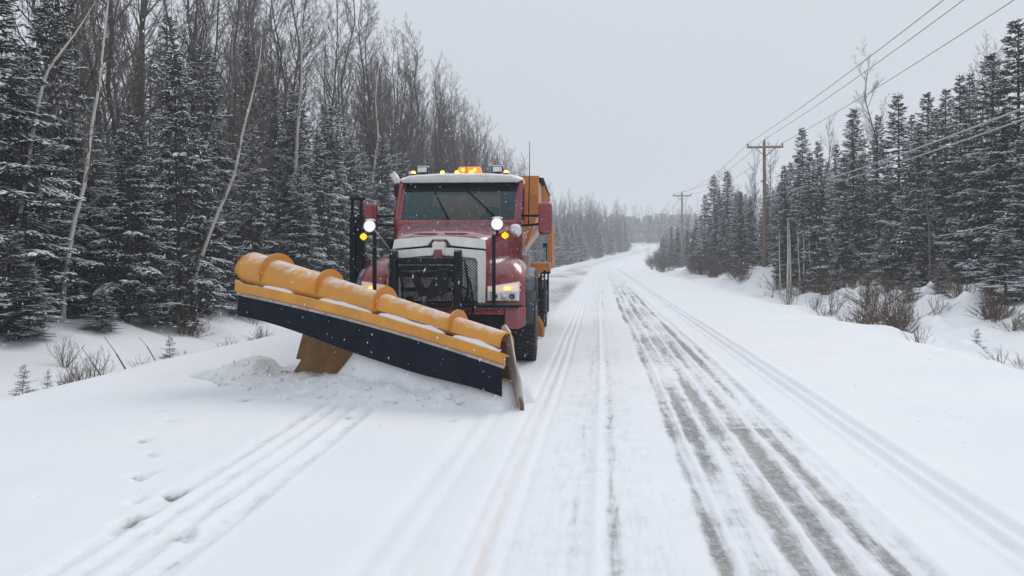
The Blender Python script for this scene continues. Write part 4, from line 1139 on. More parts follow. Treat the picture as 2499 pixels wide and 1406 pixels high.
# grille surround: raked upper panel, mouth frame
b = MB()
up = [(-.675, 1.70), (-.66, 1.835), (-.35, 1.87), (0, 1.885), (.35, 1.87), (.66, 1.835), (.675, 1.70), (.30, 1.735), (.17, 1.75), (.105, 1.835), (-.105, 1.835), (-.17, 1.75), (-.30, 1.735)]
b.hull([(x, -1.02 + (z - 1.7) * .45, z) for x, z in up], [(x * .99, -.88, z - .005) for x, z in up])
b.build('hood_visor', M['surround'], truck, .006)
b = MB()
b.box(-.62, -.59, -1.0, -.9, 1.0, 1.1)
frame_o = [(-.67, .93), (-.67, 1.60), (-.66, 1.675), (-.18, 1.715), (.18, 1.715), (.66, 1.675), (.67, 1.60), (.67, .93)]
frame_i = [(-.565, .93), (-.565, 1.50), (-.53, 1.565), (-.16, 1.60), (.16, 1.60), (.53, 1.565), (.565, 1.50), (.565, .93)]
yo, yi = -1.07, -.93
for i in range(len(frame_o) - 1):
    o1, o2, i1, i2 = frame_o[i], frame_o[i + 1], frame_i[i], frame_i[i + 1]
    b.hull([(o1[0], yo + .03, o1[1]), (o2[0], yo + .03, o2[1]), (i2[0], yo, i2[1]), (i1[0], yo, i1[1])], [(o1[0], yi, o1[1]), (o2[0], yi, o2[1]), (i2[0], yi, i2[1]), (i1[0], yi, i1[1])])
surround = b.build('grille_surround', M['surround'], truck, .008)
b = MB(); b.hull([(-.10, -1.10, 1.60), (.10, -1.10, 1.60), (.085, -1.05, 1.80), (-.085, -1.05, 1.80)], [(-.12, -.95, 1.60), (.12, -.95, 1.60), (.10, -.93, 1.80), (-.10, -.93, 1.80)]); b.build('emblem_mount', M['surround'], surround, .02)
b = MB(); b.hull([(-.055, -1.13, 1.56), (.055, -1.13, 1.56), (.07, -1.125, 1.62), (.05, -1.11, 1.69), (-.05, -1.11, 1.69), (-.07, -1.125, 1.62)], [(-.055, -1.09, 1.56), (.055, -1.09, 1.56), (.07, -1.09, 1.62), (.05, -1.07, 1.69), (-.05, -1.07, 1.69), (-.07, -1.09, 1.62)])
em = b.build('emblem', M['red'], surround, .006)
b = MB(); b.hull([(-.08, -1.03, 1.80), (.08, -1.03, 1.80), (.065, -1.0, 1.838), (-.065, -1.0, 1.838)], [(-.08, -.9, 1.80), (.08, -.9, 1.80), (.065, -.9, 1.838), (-.065, -.9, 1.838)]); b.build('scoop', M['red'], surround, .005)
# dark strip standing in for the shadow in the gap under the visor
b = MB(); b.box(-.655, .655, -.95, -.90, 1.66, 1.74); b.build('visor_gap_shade', M['dark'], truck)
b = MB(); b.box(-.60, .60, -.93, -.90, .93, 1.66); b.build('grille_backing', M['dark'], truck)
b = MB()
pit = .032
x0, x1, z0, z1 = -.56, .56, .95, 1.60
c_ = -1.2
k = 0
while True:
    c_ = (x0 - z1) + k * pit * 1.414
    if c_ > x1 - z0: break
    # x - z = c_
    pts = []
    for x in (x0, x1):
        z = x - c_
        if z0 <= z <= z1: pts.append((x, z))
    for z in (z0, z1):
        x = z + c_
        if x0 < x < x1: pts.append((x, z))
    if len(pts) >= 2:
        p, q = sorted(pts)[0], sorted(pts)[-1]
        b.tube([(p[0], -.985, p[1]), (q[0], -.985, q[1])], .0085, 4, cap=False)
        b.tube([(-p[0], -.975, p[1]), (-q[0], -.975, q[1])], .0085, 4, cap=False)
    k += 1
b.build('grille_mesh', M['mesh'], truck, kind='stuff')
for x in (0.0, -.56, .56):
    b = MB(); b.box(x - .014, x + .014, -1.0, -.96, .95, 1.60); b.build('grille_bar', M['mesh'], truck, .003)
b = MB(); b.prism([(.02, 1.06), (.16, 1.10), (.15, 1.19), (.02, 1.17)], 'y', -1.10, -1.09); b.build('tag_plate', M['plate'], truck)

# fenders
def fender(sx):
    outer = [(-.93, .90), (-.95, 1.02), (-.92, 1.25), (-.78, 1.42), (-.50, 1.545), (-.15, 1.595), (.30, 1.585), (.62, 1.50), (.78, 1.30), (.80, .95)]
    inner = []
    for i in range(11):
        t = math.radians(12 + i * 15.0)
        inner.append((.70 * math.cos(t), .52 + .70 * math.sin(t) * 1.05))
    inner = [(p[0], max(p[1], .66)) for p in inner]
    poly = outer + [(.70, .66)] + inner + [(-.72, .62), (-.90, .80)]
    rings = []
    for x, top, fr in ((.64, 1.0, 0), (.80, 1.0, 0), (.95, 1.0, 0.0), (1.06, .985, .008), (1.12, .963, .022), (1.165, .935, .042), (1.20, .90, .065), (1.222, .86, .09), (1.23, .82, .115)):
        r = []
        for (y, z) in poly:
            zz = z if z < 1.0 else 1.0 + (z - 1.0) * (1 - (1 - top) * 2.6)
            yy = y + (fr if y < -.5 else 0)
            r.append((sx * x, yy, zz))
        rings.append(r)
    b = MB(); b.loft(rings, smooth=True)
    f = b.build('fender', M['red'], truck, .02, seg=3)
    # black flare
    b = MB(); A = []
    for x, rr in ((1.10, .70), (1.33, .70), (1.345, .74), (1.345, .78), (1.30, .80), (1.10, .79)):
        A.append([(sx * x, rr * math.cos(math.radians(-8 + i * 11)), .60 + rr * 1.03 * math.sin(math.radians(-8 + i * 11))) for i in range(18)])
    V = [p for r in A for p in r]; n = 18; fs = []
    for k in range(6):
        for i in range(n - 1): fs.append((k * n + i, k * n + i + 1, ((k + 1) % 6) * n + i + 1, ((k + 1) % 6) * n + i))
    b.add(V, fs, 0, True); b.add([r[0] for r in A] + [r[-1] for r in A], [tuple(range(6)), tuple(range(6, 12))[::-1]])
    b.build('fender_flare', M['plastic'], f)
    # headlight
    P = [(.69, .955), (1.145, .95), (1.155, 1.235), (.69, 1.165)]
    def yy(x): return -1.0 + (x - .69) * .06 + (.05 if x > 1.1 else 0)
    b = MB(); b.hull([(sx * x, yy(x) - .012, z) for x, z in P], [(sx * x, -.84, z) for x, z in P])
    h = b.build('headlight', M['chrome'], truck, .012)
    L_ = [(.71, .97), (1.125, .965), (1.13, 1.085), (.71, 1.075)]
    b = MB(); b.hull([(sx * x, yy(x) - .022, z) for x, z in L_], [(sx * x, yy(x), z) for x, z in L_]); b.build('lens', M['lens'], h, .006)
    for cx in (.80, .93, 1.05):
        b = MB(); b.lathe([(.0, 0), (.035, 0), (.042, .02)], (sx * cx, yy(cx) - .030, 1.022), (0, 1, 0), 14); b.build('reflector', M['plastic'] if cx != .93 else M['lens'], h)
    S_ = [(.71, 1.09), (1.13, 1.10), (1.135, 1.215), (.71, 1.152)]
    b = MB(); b.hull([(sx * x, yy(x) - .022, z) for x, z in S_], [(sx * x, yy(x), z) for x, z in S_]); b.build('turn_signal', M['signal'], h, .005)
    b = MB(); b.ball((sx * .98, yy(.98) - .01, 1.135), .030, squash=(1.6, .35, .7)); b.build('bulb', M['amber_lit'], h)
    for i in range(9):
        pass
fender(1); fender(-1)

# bumper and front beam
b = MB()
for sx in (-1, 1):
    b.hull([(sx * .95, -1.10, .57), (sx * 1.13, -1.06, .56), (sx * 1.13, -1.08, .86), (sx * .95, -1.12, .86)], [(sx * .95, -.80, .57), (sx * 1.13, -.80, .56), (sx * 1.13, -.80, .86), (sx * .95, -.80, .86)])
    b.hull([(sx * 1.13, -1.06, .56), (sx * 1.235, -.95, .60), (sx * 1.245, -.96, .87), (sx * 1.13, -1.08, .86)], [(sx * 1.13, -.80, .56), (sx * 1.22, -.66, .62), (sx * 1.235, -.66, .87), (sx * 1.13, -.80, .86)])
b.box(-.95, .95, -1.11, -.95, .77, .86)
b.build('bumper', M['red'], truck, .02, seg=3)
b = MB(); b.box(-.94, .94, -1.0, -.85, .45, .77); b.build('bumper_opening', M['dark'], truck, .02)
b = MB(); b.box(-1.16, 1.16, -1.22, -1.12, .865, .925); b.build('cross_beam', M['black'], truck, .008)

# hitch frame
b = MB()
for x in (-.60, .31):
    b.box(x - .05, x + .05, -1.34, -1.16, .55, 1.55); b.lathe([(.09, -.05), (.09, .05)], (x, -1.25, 1.60), (1, 0, 0), 16)
b.box(-.56, .30, -1.30, -1.20, 1.485, 1.575); b.box(-.56, .30, -1.27, -1.22, 1.40, 1.46)
b.box(-.56, .30, -1.27, -1.18, 1.30, 1.39)
b.box(-.70, .42, -1.36, -1.14, .60, .74); b.box(-.50, .26, -1.27, -1.2, 1.10, 1.16)
b.build('hitch_frame', M['black'], truck, .010)
b = MB()
b.hull([(-.36, -1.40, 1.38), (-.26, -1.40, 1.38), (-.10, -1.44, 1.06), (-.20, -1.44, 1.02)], [(-.36, -1.30, 1.38), (-.26, -1.30, 1.38), (-.10, -1.34, 1.06), (-.20, -1.34, 1.02)])
b.hull([(.06, -1.42, 1.42), (.20, -1.42, 1.42), (.18, -1.44, 1.08), (-.08, -1.44, 1.0), (-.12, -1.44, 1.08)], [(.06, -1.32, 1.42), (.20, -1.32, 1.42), (.18, -1.34, 1.08), (-.08, -1.34, 1.0), (-.12, -1.34, 1.08)])
b.build('lift_arm', M['black'], truck, .012)
b = MB(); b.tube([(-.13, -1.42, 1.04), (-.12, -1.45, .80), (-.12, -1.48, .66)], .045, 12); b.tube([(-.12, -1.48, .70), (-.12, -1.5, .5)], .026, 10, 1); b.build('lift_cylinder', [M['black'], M['steel']], truck)
for (xs, m_) in ((-.68, 'steel'), (.235, 'rust')):
    b = MB()
    n = 11 if m_ == 'steel' else 9
    for i in range(n):
        zc = (1.46 - i * .062) if m_ == 'steel' else (1.16 - i * .062)
        pts = []
        for q in range(9):
            a = q / 8 * 6.2832
            u = .020 * math.cos(a); w = .042 * math.sin(a)
            xx = xs + .03 * math.sin(i * .7)
            pts.append((xx + (u if i % 2 else 0), -1.30 + (0 if i % 2 else u), zc + w))
        b.tube(pts, .009, 5)
    b.build('chain', M[m_], truck)
for k, (xa, za, xb, zb_) in enumerate(((.40, 1.55, .44, .72), (.46, 1.30, .50, .72), (-.52, 1.40, -.50, .78), (.20, 1.38, .42, 1.0))):
    b = MB(); b.tube([(xa, -1.22, za), (xa + .05, -1.30, (za * 2 + zb_) / 3), (xb + .03, -1.30, (za + zb_ * 2) / 3), (xb, -1.24, zb_)], .016, 8); b.build('hose', M['rubber'], truck)

# plow light towers
for sx, x, zt in ((1, .81, 1.90), (-1, -.885, 1.93)):
    b = MB(); b.box(x - .025, x + .025, -1.24, -1.19, .90, zt); b.tube([(x + sx * .03, -1.2, zt - .02), (x + sx * .08, -1.18, zt), (x + sx * .14, -1.17, zt - .02)], .014, 6)
    tw = b.build('light_post', M['black'], truck, .004)
    lx, lz = (.855, 2.045) if sx > 0 else (-.955, 2.02)
    b = MB(); b.lathe([(.03, .11), (.075, .08), (.095, .03), (.097, 0)], (lx, -1.22, lz), (0, 1, 0), 20); b.box(lx - .02, lx + .02, -1.2, -1.16, zt - .03, lz - .06)
    lamp = b.build('plow_light', M['black'], truck)
    b = MB(); b.lathe([(.0, -.014), (.032, -.012), (.048, -.008)], (lx, -1.224, lz), (0, 1, 0), 20); b.build('bulb', M['white_lit'], lamp)
    b = MB(); b.lathe([(.048, -.008), (.070, -.006), (.086, 0), (.04, .004)], (lx, -1.222, lz), (0, 1, 0), 24); b.build('reflector', M['lamp_ring'], lamp)
    b = MB(); b.ball((lx, -1.18, lz + .082), .07, squash=(1.1, .7, .35)); b.build('snow_cap', M['treesnow'], lamp)
    ax, az = (.965, 1.885) if sx > 0 else (-1.045, 1.872)
    b = MB(); b.lathe([(.058, 0), (.058, .04), (.03, .06)], (ax, -1.20, az), (0, 1, 0), 18); sg_ = b.build('amber_lamp', M['black'], truck)
    b = MB()
    for i in range(-3, 4):
        for j in range(-3, 4):
            px_, pz_ = i * .0155 + (.0077 if j % 2 else 0), j * .0145
            if px_ * px_ + pz_ * pz_ < .049 ** 2: b.lathe([(.0, -.010), (.0078, -.006), (.0082, .002)], (ax + px_, -1.203, az + pz_), (0, 1, 0), 6)
    b.build('diode', M['yellow_lit'], sg_)
    # guide rod
b = MB(); b.tube([(-.92, -1.2, 2.0), (-.89, -1.2, 1.97), (-.62, -1.15, 1.62)], .010, 6); b.build('brace_rod', M['steel'], truck)

# mirrors
for sx in (-1, 1):
    xc = 1.46 * sx
    b = MB()
    ring = lambda k, y: [(xc + sx * 0 + .115 * k * math.copysign(abs(math.cos(t)) ** .4, math.cos(t)), y, 2.215 + .275 * (k if k < 1 else 1) * math.copysign(abs(math.sin(t)) ** .28, math.sin(t))) for t in [i / 28 * 6.2832 for i in range(28)]]
    b.loft([ring(.80, .76), ring(.97, .79), ring(1.0, .84), ring(.98, .93)], smooth=True)
    mr = b.build('mirror', M['red'], truck)
    for z in (2.27, 2.13):
        b = MB(); b.tube([(sx * 1.05, 1.0, z + (.01 if z > 2.2 else -.02)), (sx * 1.36, .90, z)], .022, 8); b.build('mirror_arm', M['black'], mr)
# round hood mirrors
for sx in (-1, 1):
    c = (1.05 * sx, -.32, 1.985) if sx > 0 else (-.98, .15, 1.80)
    r_ = .10
    b = MB(); b.lathe([(.005, -.055), (.05, -.045), (.085, -.02), (.10, .01), (.092, .02), (.0, .022)], c, (0, 1, 0), 22); hm = b.build('round_mirror', M['chrome'] if sx > 0 else M['black'], truck)
    b = MB(); b.tube([c, (c[0] - sx * .10, c[1] + .04, c[2] - .01), (c[0] - sx * .22, c[1] + .10, c[2] - .10)], .012, 6); b.build('mirror_arm', M['black'], hm)
    if sx > 0:
        b = MB(); b.ball((c[0], c[1] - .02, c[2] + .055), .075, squash=(1.0, .6, .55)); b.build('snow_cap', M['treesnow'], hm)

# roof lamps
for x in (-.85, -.34, -.09, .165, .765):
    b = MB(); b.box(x - .045, x + .045, 1.34, 1.50, 3.0, 3.03); mk = b.build('marker_lamp', M['black'], truck, .008)
    b = MB(); b.ball((x, 1.40, 3.035), .042, squash=(1, 1.3, 1.15)); b.build('lens', M['amber_lit'] if x != -.09 else M['amber_lit'], mk)
b = MB(); b.hull([(-.14, 1.68, 3.04), (.31, 1.68, 3.04), (.28, 1.72, 3.185), (-.11, 1.72, 3.185)], [(-.14, 1.92, 3.04), (.31, 1.92, 3.04), (.28, 1.88, 3.185), (-.11, 1.88, 3.185)]); bc = b.build('beacon', M['amber_plastic'], truck, .03, seg=3)
b = MB(); b.box(-.12, .29, 1.70, 1.90, 3.01, 3.04); b.build('base', M['black'], bc)
for x in (-.02, .19):
    b = MB(); b.ball((x, 1.66, 3.12), .028); b.build('bulb', M['amber_lit'], bc)
for x in (-.725, .60):
    b = MB(); b.hull([(x - .10, 1.55, 3.055), (x + .10, 1.55, 3.055), (x + .10, 1.58, 3.175), (x - .10, 1.58, 3.175)], [(x - .085, 1.72, 3.07), (x + .085, 1.72, 3.07), (x + .085, 1.70, 3.155), (x - .085, 1.70, 3.155)]); b.box(x - .03, x + .06, 1.60, 1.68, 3.0, 3.06)
    wl_ = b.build('work_light', M['black'], truck, .006)
    b = MB(); b.hull([(x - .08, 1.540, 3.072), (x + .08, 1.540, 3.072), (x + .08, 1.562, 3.160), (x - .08, 1.562, 3.160)], [(x - .08, 1.552, 3.072), (x + .08, 1.552, 3.072), (x + .08, 1.574, 3.160), (x - .08, 1.574, 3.160)]); b.build('lens', M['lens'], wl_)
    b = MB(); b.box(x - .10, x + .10, 1.60, 1.71, 3.172, 3.19); b.build('snow_cap', M['treesnow'], wl_, .008)
b = MB(); b.tube([(.05, 1.6, 3.03), (.05, 1.6, 3.26)], .006, 5); b.build('short_aerial', M['dark'], truck)
b = MB(); b.tube([(1.10, 2.35, 2.2), (1.115, 2.4, 3.1), (1.12, 2.4, 3.72)], [.012, .008, .005], 6); b.build('aerial', M['dark'], truck)
# exhaust
b = MB(); b.tube([(-1.18, 2.15, 1.0), (-1.18, 2.15, 2.75), (-1.22, 2.15, 2.86), (-1.31, 2.12, 3.0), (-1.38, 2.08, 3.12)], [.075, .075, .07, .062, .06], 16); b.build('exhaust_stack', M['surround'], truck)
b = MB(); b.tube([(-1.18, 2.15, 1.1), (-1.18, 2.15, 2.3)], .10, 16); b.build('exhaust_shield', M['plastic'], truck)
b = MB(); b.lathe([(.05, 0), (.08, .02), (.08, .22), (.05, .26)], (-1.13, 1.5, 2.62), (0, 0, 1), 12); b.build('air_intake', M['black'], truck)

# wheels
def wheel(x, y, w, sx, r=.52, steer=0.0):
    o = MB()
    prof_ = [(r * .58, -w / 2), (r * .80, -w / 2 - .01), (r * .94, -w / 2 + .005), (r * .99, -w / 2 + .04), (r, -w * .2), (r, w * .2), (r * .99, w / 2 - .04), (r * .94, w / 2 - .005), (r * .80, w / 2 + .01), (r * .58, w / 2)]
    o.lathe(prof_, (0, 0, 0), (1, 0, 0), 40)
    # tread blocks
    for i in range(44):
        a = i / 44 * 6.2832
        for j, xo in enumerate((-w * .40, -w * .13, w * .13, w * .40)):
            aa = a + (0.07 if j % 2 else 0)
            ca, sa = math.cos(aa), math.sin(aa)
            da = .052
            V = []
            for rr in (r - .004, r + .011):
                for xx, ad in ((xo - w * .10, -da), (xo + w * .10, -da), (xo + w * .10, da), (xo - w * .10, da)):
                    V.append((xx, rr * math.cos(aa + ad), rr * math.sin(aa + ad)))
            o.add(V, [(4, 5, 6, 7), (0, 1, 5, 4), (1, 2, 6, 5), (2, 3, 7, 6), (3, 0, 4, 7)])
    t = o.build('wheel', M['tyre'], truck)
    t.location = (x, y, r)
    t.rotation_euler = (0, 0, steer)
    b = MB(); b.lathe([(.04, sx * (w / 2 - .02)), (.12, sx * (w / 2 - .01)), (.15, sx * (w / 2 - .10)), (r * .50, sx * (w / 2 - .12)), (r * .58, sx * (w / 2)), (r * .60, sx * (w / 2 + .005)), (r * .60, sx * (w / 2 - .05))], (0, 0, 0), (1, 0, 0), 30)
    for i in range(10):
        a = i / 10 * 6.2832; b.lathe([(.014, sx * (w / 2 - .11)), (.014, sx * (w / 2 - .06))], (0, .20 * math.cos(a), .20 * math.sin(a)), (1, 0, 0), 6)
    b.build('rim', M['steel'], t)
for sx in (-1, 1):
    wheel(sx * 1.155, 0, .38, sx, .52)
    for y in (4.7, 6.05):
        wheel(sx * 1.06, y, .50, sx, .52)

# chassis, tanks, steps
b = MB()
for sx in (-1, 1): b.box(sx * .38, sx * .46, -1.1, 8.0, .78, 1.02)
for y in (-.2, 1.0, 2.4, 3.6, 5.3, 7.6): b.box(-.42, .42, y - .05, y + .05, .80, .98)
b.tube([(-1.0, 0, .52), (1.0, 0, .52)], .07, 8); b.tube([(-.9, 4.7, .52), (.9, 4.7, .52)], .12, 8); b.tube([(-.9, 6.05, .52), (.9, 6.05, .52)], .12, 8); b.box(-.35, .35, -.9, .7, .55, 1.4)
b.build('chassis', M['black'], truck)
for sx in (-1, 1):
    b = MB(); b.box(sx * .62, sx * 1.16, .88, 2.3, .50, .95); b.build('fuel_tank', M['plastic'], truck, .08, seg=3)
    for z in (.42, .72):
        b = MB(); b.box(sx * 1.12, sx * 1.22, 1.0, 1.6, z, z + .04); b.build('step', M['black'], truck, .005)
    b = MB(); b.box(sx * .75, sx * 1.27, 4.0, 6.7, 1.12, 1.17); b.build('rear_mudguard', M['black'], truck, .02)
    b = MB(); b.box(sx * .80, sx * 1.32, 6.75, 6.78, .25, 1.05); b.build('mud_flap', M['rubber'], truck)
# hanging black racks ahead of the rear wheels on the visible side
for i, x in enumerate((1.18, 1.26, 1.33, 1.40)):
    b = MB(); b.box(x - .018, x + .018, 4.0 + i * .1, 4.05 + i * .1, .45, 1.30); b.build('rack_bar', M['black'] if i % 2 else M['plastic'], truck, .004)
b = MB(); b.box(1.12, 1.45, 3.9, 4.5, 1.24, 1.32); b.box(1.12, 1.36, 4.1, 4.5, .42, .48); b.build('rack', M['black'], truck, .01)

# hopper body
b = MB()
b.hull([(-1.24, 2.75, 1.55), (-1.24, 2.75, 3.12), (1.27, 2.75, 3.12), (1.27, 2.75, 2.42), (1.05, 2.75, 1.80), (.80, 2.75, 1.55)], [(-1.24, 2.80, 1.55), (-1.24, 2.80, 3.12), (1.27, 2.80, 3.12), (1.27, 2.80, 2.42), (1.05, 2.80, 1.80), (.80, 2.80, 1.55)])
b.box(-1.24, 1.27, 2.80, 2.98, 3.06, 3.12)
hop = b.build('hopper', M['orange'], truck, .008)
for x in (-.8, -.35, .1, .55, .98):
    b = MB(); b.box(x - .03, x + .03, 2.70, 2.75, 1.6 if x < .9 else 1.85, 3.05); b.build('stiffener', M['orange'], hop, .006)
for sx in (-1, 1):
    b = MB(); b.hull([(sx * 1.25, 2.82, 2.45), (sx * 1.27, 2.82, 3.02), (sx * 1.31, 7.6, 2.97), (sx * 1.29, 7.6, 2.45)], [(sx * 1.22, 2.82, 2.45), (sx * 1.22, 2.82, 3.02), (sx * 1.25, 7.6, 2.97), (sx * 1.25, 7.6, 2.45)]); b.build('side_panel', M['pale_orange'], hop)
    b = MB(); b.hull([(sx * 1.25, 2.82, 2.45), (sx * 1.29, 7.6, 2.45), (sx * .50, 7.6, 1.35), (sx * .50, 2.82, 1.35)], [(sx * 1.20, 2.82, 2.45), (sx * 1.24, 7.6, 2.45), (sx * .46, 7.6, 1.38), (sx * .46, 2.82, 1.38)]); b.build('slope_panel', M['pale_orange'], hop)
    b = MB(); b.tube([(sx * 1.28, 2.9, 3.06), (sx * 1.31, 7.6, 3.02)], .045, 8)
    for i in range(12): b.lathe([(.06, 0), (.06, .03)], (sx * 1.30, 3.1 + i * .38, 3.08), (0, 0, 1), 6)
    b.build('top_rail', M['black'], hop)
    for y in (3.6, 4.4, 5.2, 6.0, 6.8):
        b = MB(); b.box(sx * 1.29, sx * 1.36, y - .04, y + .04, 2.40, 3.0); b.build('rib', M['orange'], hop, .005)
b = MB(); b.prism([(-1.25, 2.45), (-1.25, 3.0), (1.28, 3.0), (1.28, 2.45), (.5, 1.4), (-.5, 1.4)], 'y', 7.6, 7.65); b.build('rear_panel', M['orange'], hop)
b = MB(); b.hull([(-1.15, 2.9, 2.7), (1.15, 2.9, 2.7), (1.15, 7.5, 2.7), (-1.15, 7.5, 2.7)], [(-1.2, 2.9, 2.95), (1.2, 2.9, 2.95), (1.2, 7.5, 2.95), (-1.2, 7.5, 2.95)]); b.build('screen_cover', M['black'], hop)
b = MB(); b.box(-.9, .9, 2.6, 7.7, 1.05, 1.30); b.build('subframe', M['black'], truck)
# folded side panel and tank shelf on the visible side
b = MB(); b.hull([(1.37, 4.9, 1.38), (1.475, 4.9, 1.38), (1.475, 4.9, 2.27), (1.41, 4.9, 2.32)], [(1.40, 5.9, 1.38), (1.50, 5.9, 1.38), (1.50, 5.9, 2.27), (1.43, 5.9, 2.32)]); b.build('folded_panel', M['orange'], truck, .012)
b = MB(); b.box(.90, 1.46, 3.45, 4.6, 1.42, 1.47); b.box(1.38, 1.46, 3.45, 4.6, 1.30, 1.42); b.hull([(.90, 3.45, 1.22), (1.25, 3.45, 1.24), (1.45, 3.45, 1.42), (.90, 3.45, 1.42)], [(.90, 3.5, 1.22), (1.25, 3.5, 1.24), (1.45, 3.5, 1.42), (.90, 3.5, 1.42)]); b.build('shelf', M['orange'], truck, .008)
b = MB(); b.box(1.28, 1.38, 4.5, 4.56, 1.78, 1.88); b.tube([(1.36, 4.55, 1.82), (1.36, 4.55, 1.50)], .012, 6); b.build('marker_lamp_rear', M['black'], truck, .005)
# scraper blade under the body
pts = []
for i in range(9):
    a = math.radians(-10 + i * 14)
    pts.append((1.10 + .30 * math.sin(a) * 1.2, .15 + .42 * math.cos(a) ** 1.0 - .0))
b = MB(); A = [(1.02, .52), (1.16, .50), (1.27, .42), (1.34, .30), (1.37, .16), (1.36, .02), (1.32, .02), (1.32, .16), (1.29, .28), (1.22, .38), (1.13, .44), (1.02, .46)]
b.hull([(x, 3.3, z) for x, z in A], [(x - .5, 3.9, z) for x, z in A]); b.build('scraper_blade', M['yellow'], truck, .006)
b = MB(); b.tube([(.9, 3.4, .95), (1.15, 3.4, .45)], .04, 8); b.build('scraper_arm', M['black'], truck)
# brackets clutter behind the fender
b = MB(); b.box(1.08, 1.20, .92, 1.05, 1.28, 1.62); b.tube([(1.14, .98, 1.55), (1.20, .95, 1.3), (1.18, .95, 1.1)], .035, 8); b.build('step_bracket', M['steel'], truck, .02)

# wing mast on the ditch side
b = MB(); b.box(-1.59, -1.50, .0, .14, .70, 2.22); b.box(-1.47, -1.38, .0, .14, .70, 2.25); b.box(-1.59, -1.38, .05, .14, .70, 2.10); b.box(-1.58, -1.54, .04, .10, 2.2, 2.50); b.box(-1.44, -1.40, .04, .10, 2.2, 2.52); b.box(-1.60, -1.37, .02, .12, 2.48, 2.53)
mast = b.build('wing_mast', M['rubber'], truck, .006)
b = MB(); b.box(-1.38, -1.0, .02, .12, .95, 1.05); b.box(-1.38, -1.0, .02, .12, .62, .72); b.build('mast_bracket', M['black'], mast)
b = MB(); b.tube([(-1.34, -.02, .7), (-1.34, -.02, 2.0)], .018, 8); b.build('hoist_cable', M['black'], mast)

# ------------------------------------------------------------------ front plow, a part of the truck (built in world axes, then carried by the truck)
plow = MB()
PL = Vector((-3.42, 10.60, 0)); PR = Vector((-0.06, 8.62, 0))       # cutting line: outer trailing end, leading end
D = (PR - PL).normalized(); Nf = Vector((D.y, -D.x, 0))             # Nf faces ahead of the truck, toward the camera
Lp = (PR - PL).length
invT = (Matrix.Translation(Vector(T_LOC)) @ Matrix.Rotation(T_ROT, 4, 'Z')).inverted()
def pw(t, f, z): return invT @ (PL + D * (t * Lp) + Nf * f + Vector((0, 0, z)))
def topz(t): return 1.66 + (0.785 - 1.66) * t
def rad_(t): return 0.137 + 0.155 * (1 - t) ** 2
def section(t):
    """profile from cutting edge up the hollow face, over the crown, down to the lip"""
    H = topz(t); r = rad_(t)
    cz = H - r; cf = -.02
    pts = [(0.02, 0.04), (-.10 * H - .05, .18 * H), (-.19 * H - .05, .42 * H)]
    back = cf - r
    pts.append((back, cz - .12 * H))
    for i in range(0, 15):
        a = math.radians(180 - i * 180 / 14 * (1.08 - 0.16 * (1 - float(sstep(t, -.01, .05)))))
        pts.append((cf + r * math.cos(a) * (1.0 if math.cos(a) < 0 else 1.12), cz + r * math.sin(a)))
    return pts
ts = [i / 40 for i in range(41)]
rows_ = [[pw(t, f, z) for f, z in section(t)] for t in ts]
npf = len(rows_[0])
# skip the lower sheet near the outer end, where the blade is cut away
def cut(t, j): return j < 3 and t < 0.085 + 0.045 * (2 - j)
V = [p for r in rows_ for p in r]
fs = [(k * npf + j, k * npf + j + 1, (k + 1) * npf + j + 1, (k + 1) * npf + j) for k in range(40) for j in range(npf - 1) if not cut(ts[k], j)]
b = MB(); b.add(V, fs, 0, True)
board = b.build('moldboard', M['yellow'], truck)
sd_ = board.modifiers.new("skin", 'SOLIDIFY'); sd_.thickness = .014; sd_.offset = 0
board.data.materials.append(M['worn_shaded_yellow'])
for p in board.data.polygons:
    pass
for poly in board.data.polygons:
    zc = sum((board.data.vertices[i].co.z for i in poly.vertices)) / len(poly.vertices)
    # the hollow working face is scoured and stained, its tone darkened for flap shade
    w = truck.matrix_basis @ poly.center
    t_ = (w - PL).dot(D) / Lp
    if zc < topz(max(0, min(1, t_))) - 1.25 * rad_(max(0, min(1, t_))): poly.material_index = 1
# lip flange, trim strip, rubber deflector
def lip(t):
    f, z = section(t)[-1]; return f, z
def strip(name, fn, th, mat, parent, n=40, t0=0.0, t1=1.0, smooth=True, bev=0.0):
    b = MB(); rings = []
    for i in range(n + 1):
        t = t0 + (t1 - t0) * i / n
        rings.append([pw(t, f, z) for f, z in fn(t)])
    b.loft(rings, 0, False)
    return b.build(name, mat, parent, bev)
def hfl(t): return 0.135 + (0.125 - .135) * t
strip('flange', lambda t: [(lip(t)[0] - .01, lip(t)[1] - .03), (lip(t)[0] + .09, lip(t)[1] + .005), (lip(t)[0] + .10, lip(t)[1] - .005), (lip(t)[0] + .105, lip(t)[1] - hfl(t)), (lip(t)[0] + .085, lip(t)[1] - hfl(t)), (lip(t)[0] + .08, lip(t)[1] - .03)], 0, M['yellow'], board, t0=.03, t1=1.03)
strip('trim_strip', lambda t: [(lip(t)[0] + .107, lip(t)[1] - hfl(t) + .012), (lip(t)[0] + .118, lip(t)[1] - hfl(t) + .010), (lip(t)[0] + .118, lip(t)[1] - hfl(t) - .022), (lip(t)[0] + .107, lip(t)[1] - hfl(t) - .022)], 0, M['steel'], board, t0=.04, t1=1.03)
def flap(t):
    f, z = lip(t); z = z - hfl(t) - .005
    h = .265 + .115 * float(sstep(t, .12, .6)) - .07 * float(sstep(t, .7, 1))
    g = .05 * math.sin(t * 9) * .3
    return [(f + .100, z + .02), (f + .106, z + .02), (f + .135 + g, z - h * .5), (f + .13 + g, z - h), (f + .118 + g, z - h), (f + .122 + g, z - h * .5)]
strip('rubber_flap', flap, 0, M['rubber'], board, t0=.05, t1=1.025)
strip('cutting_edge', lambda t: [(.0, 0.0), (.03, 0.0), (.02, .14), (-.01, .14)], 0, M['steel'], board, t0=.14, t1=.99)
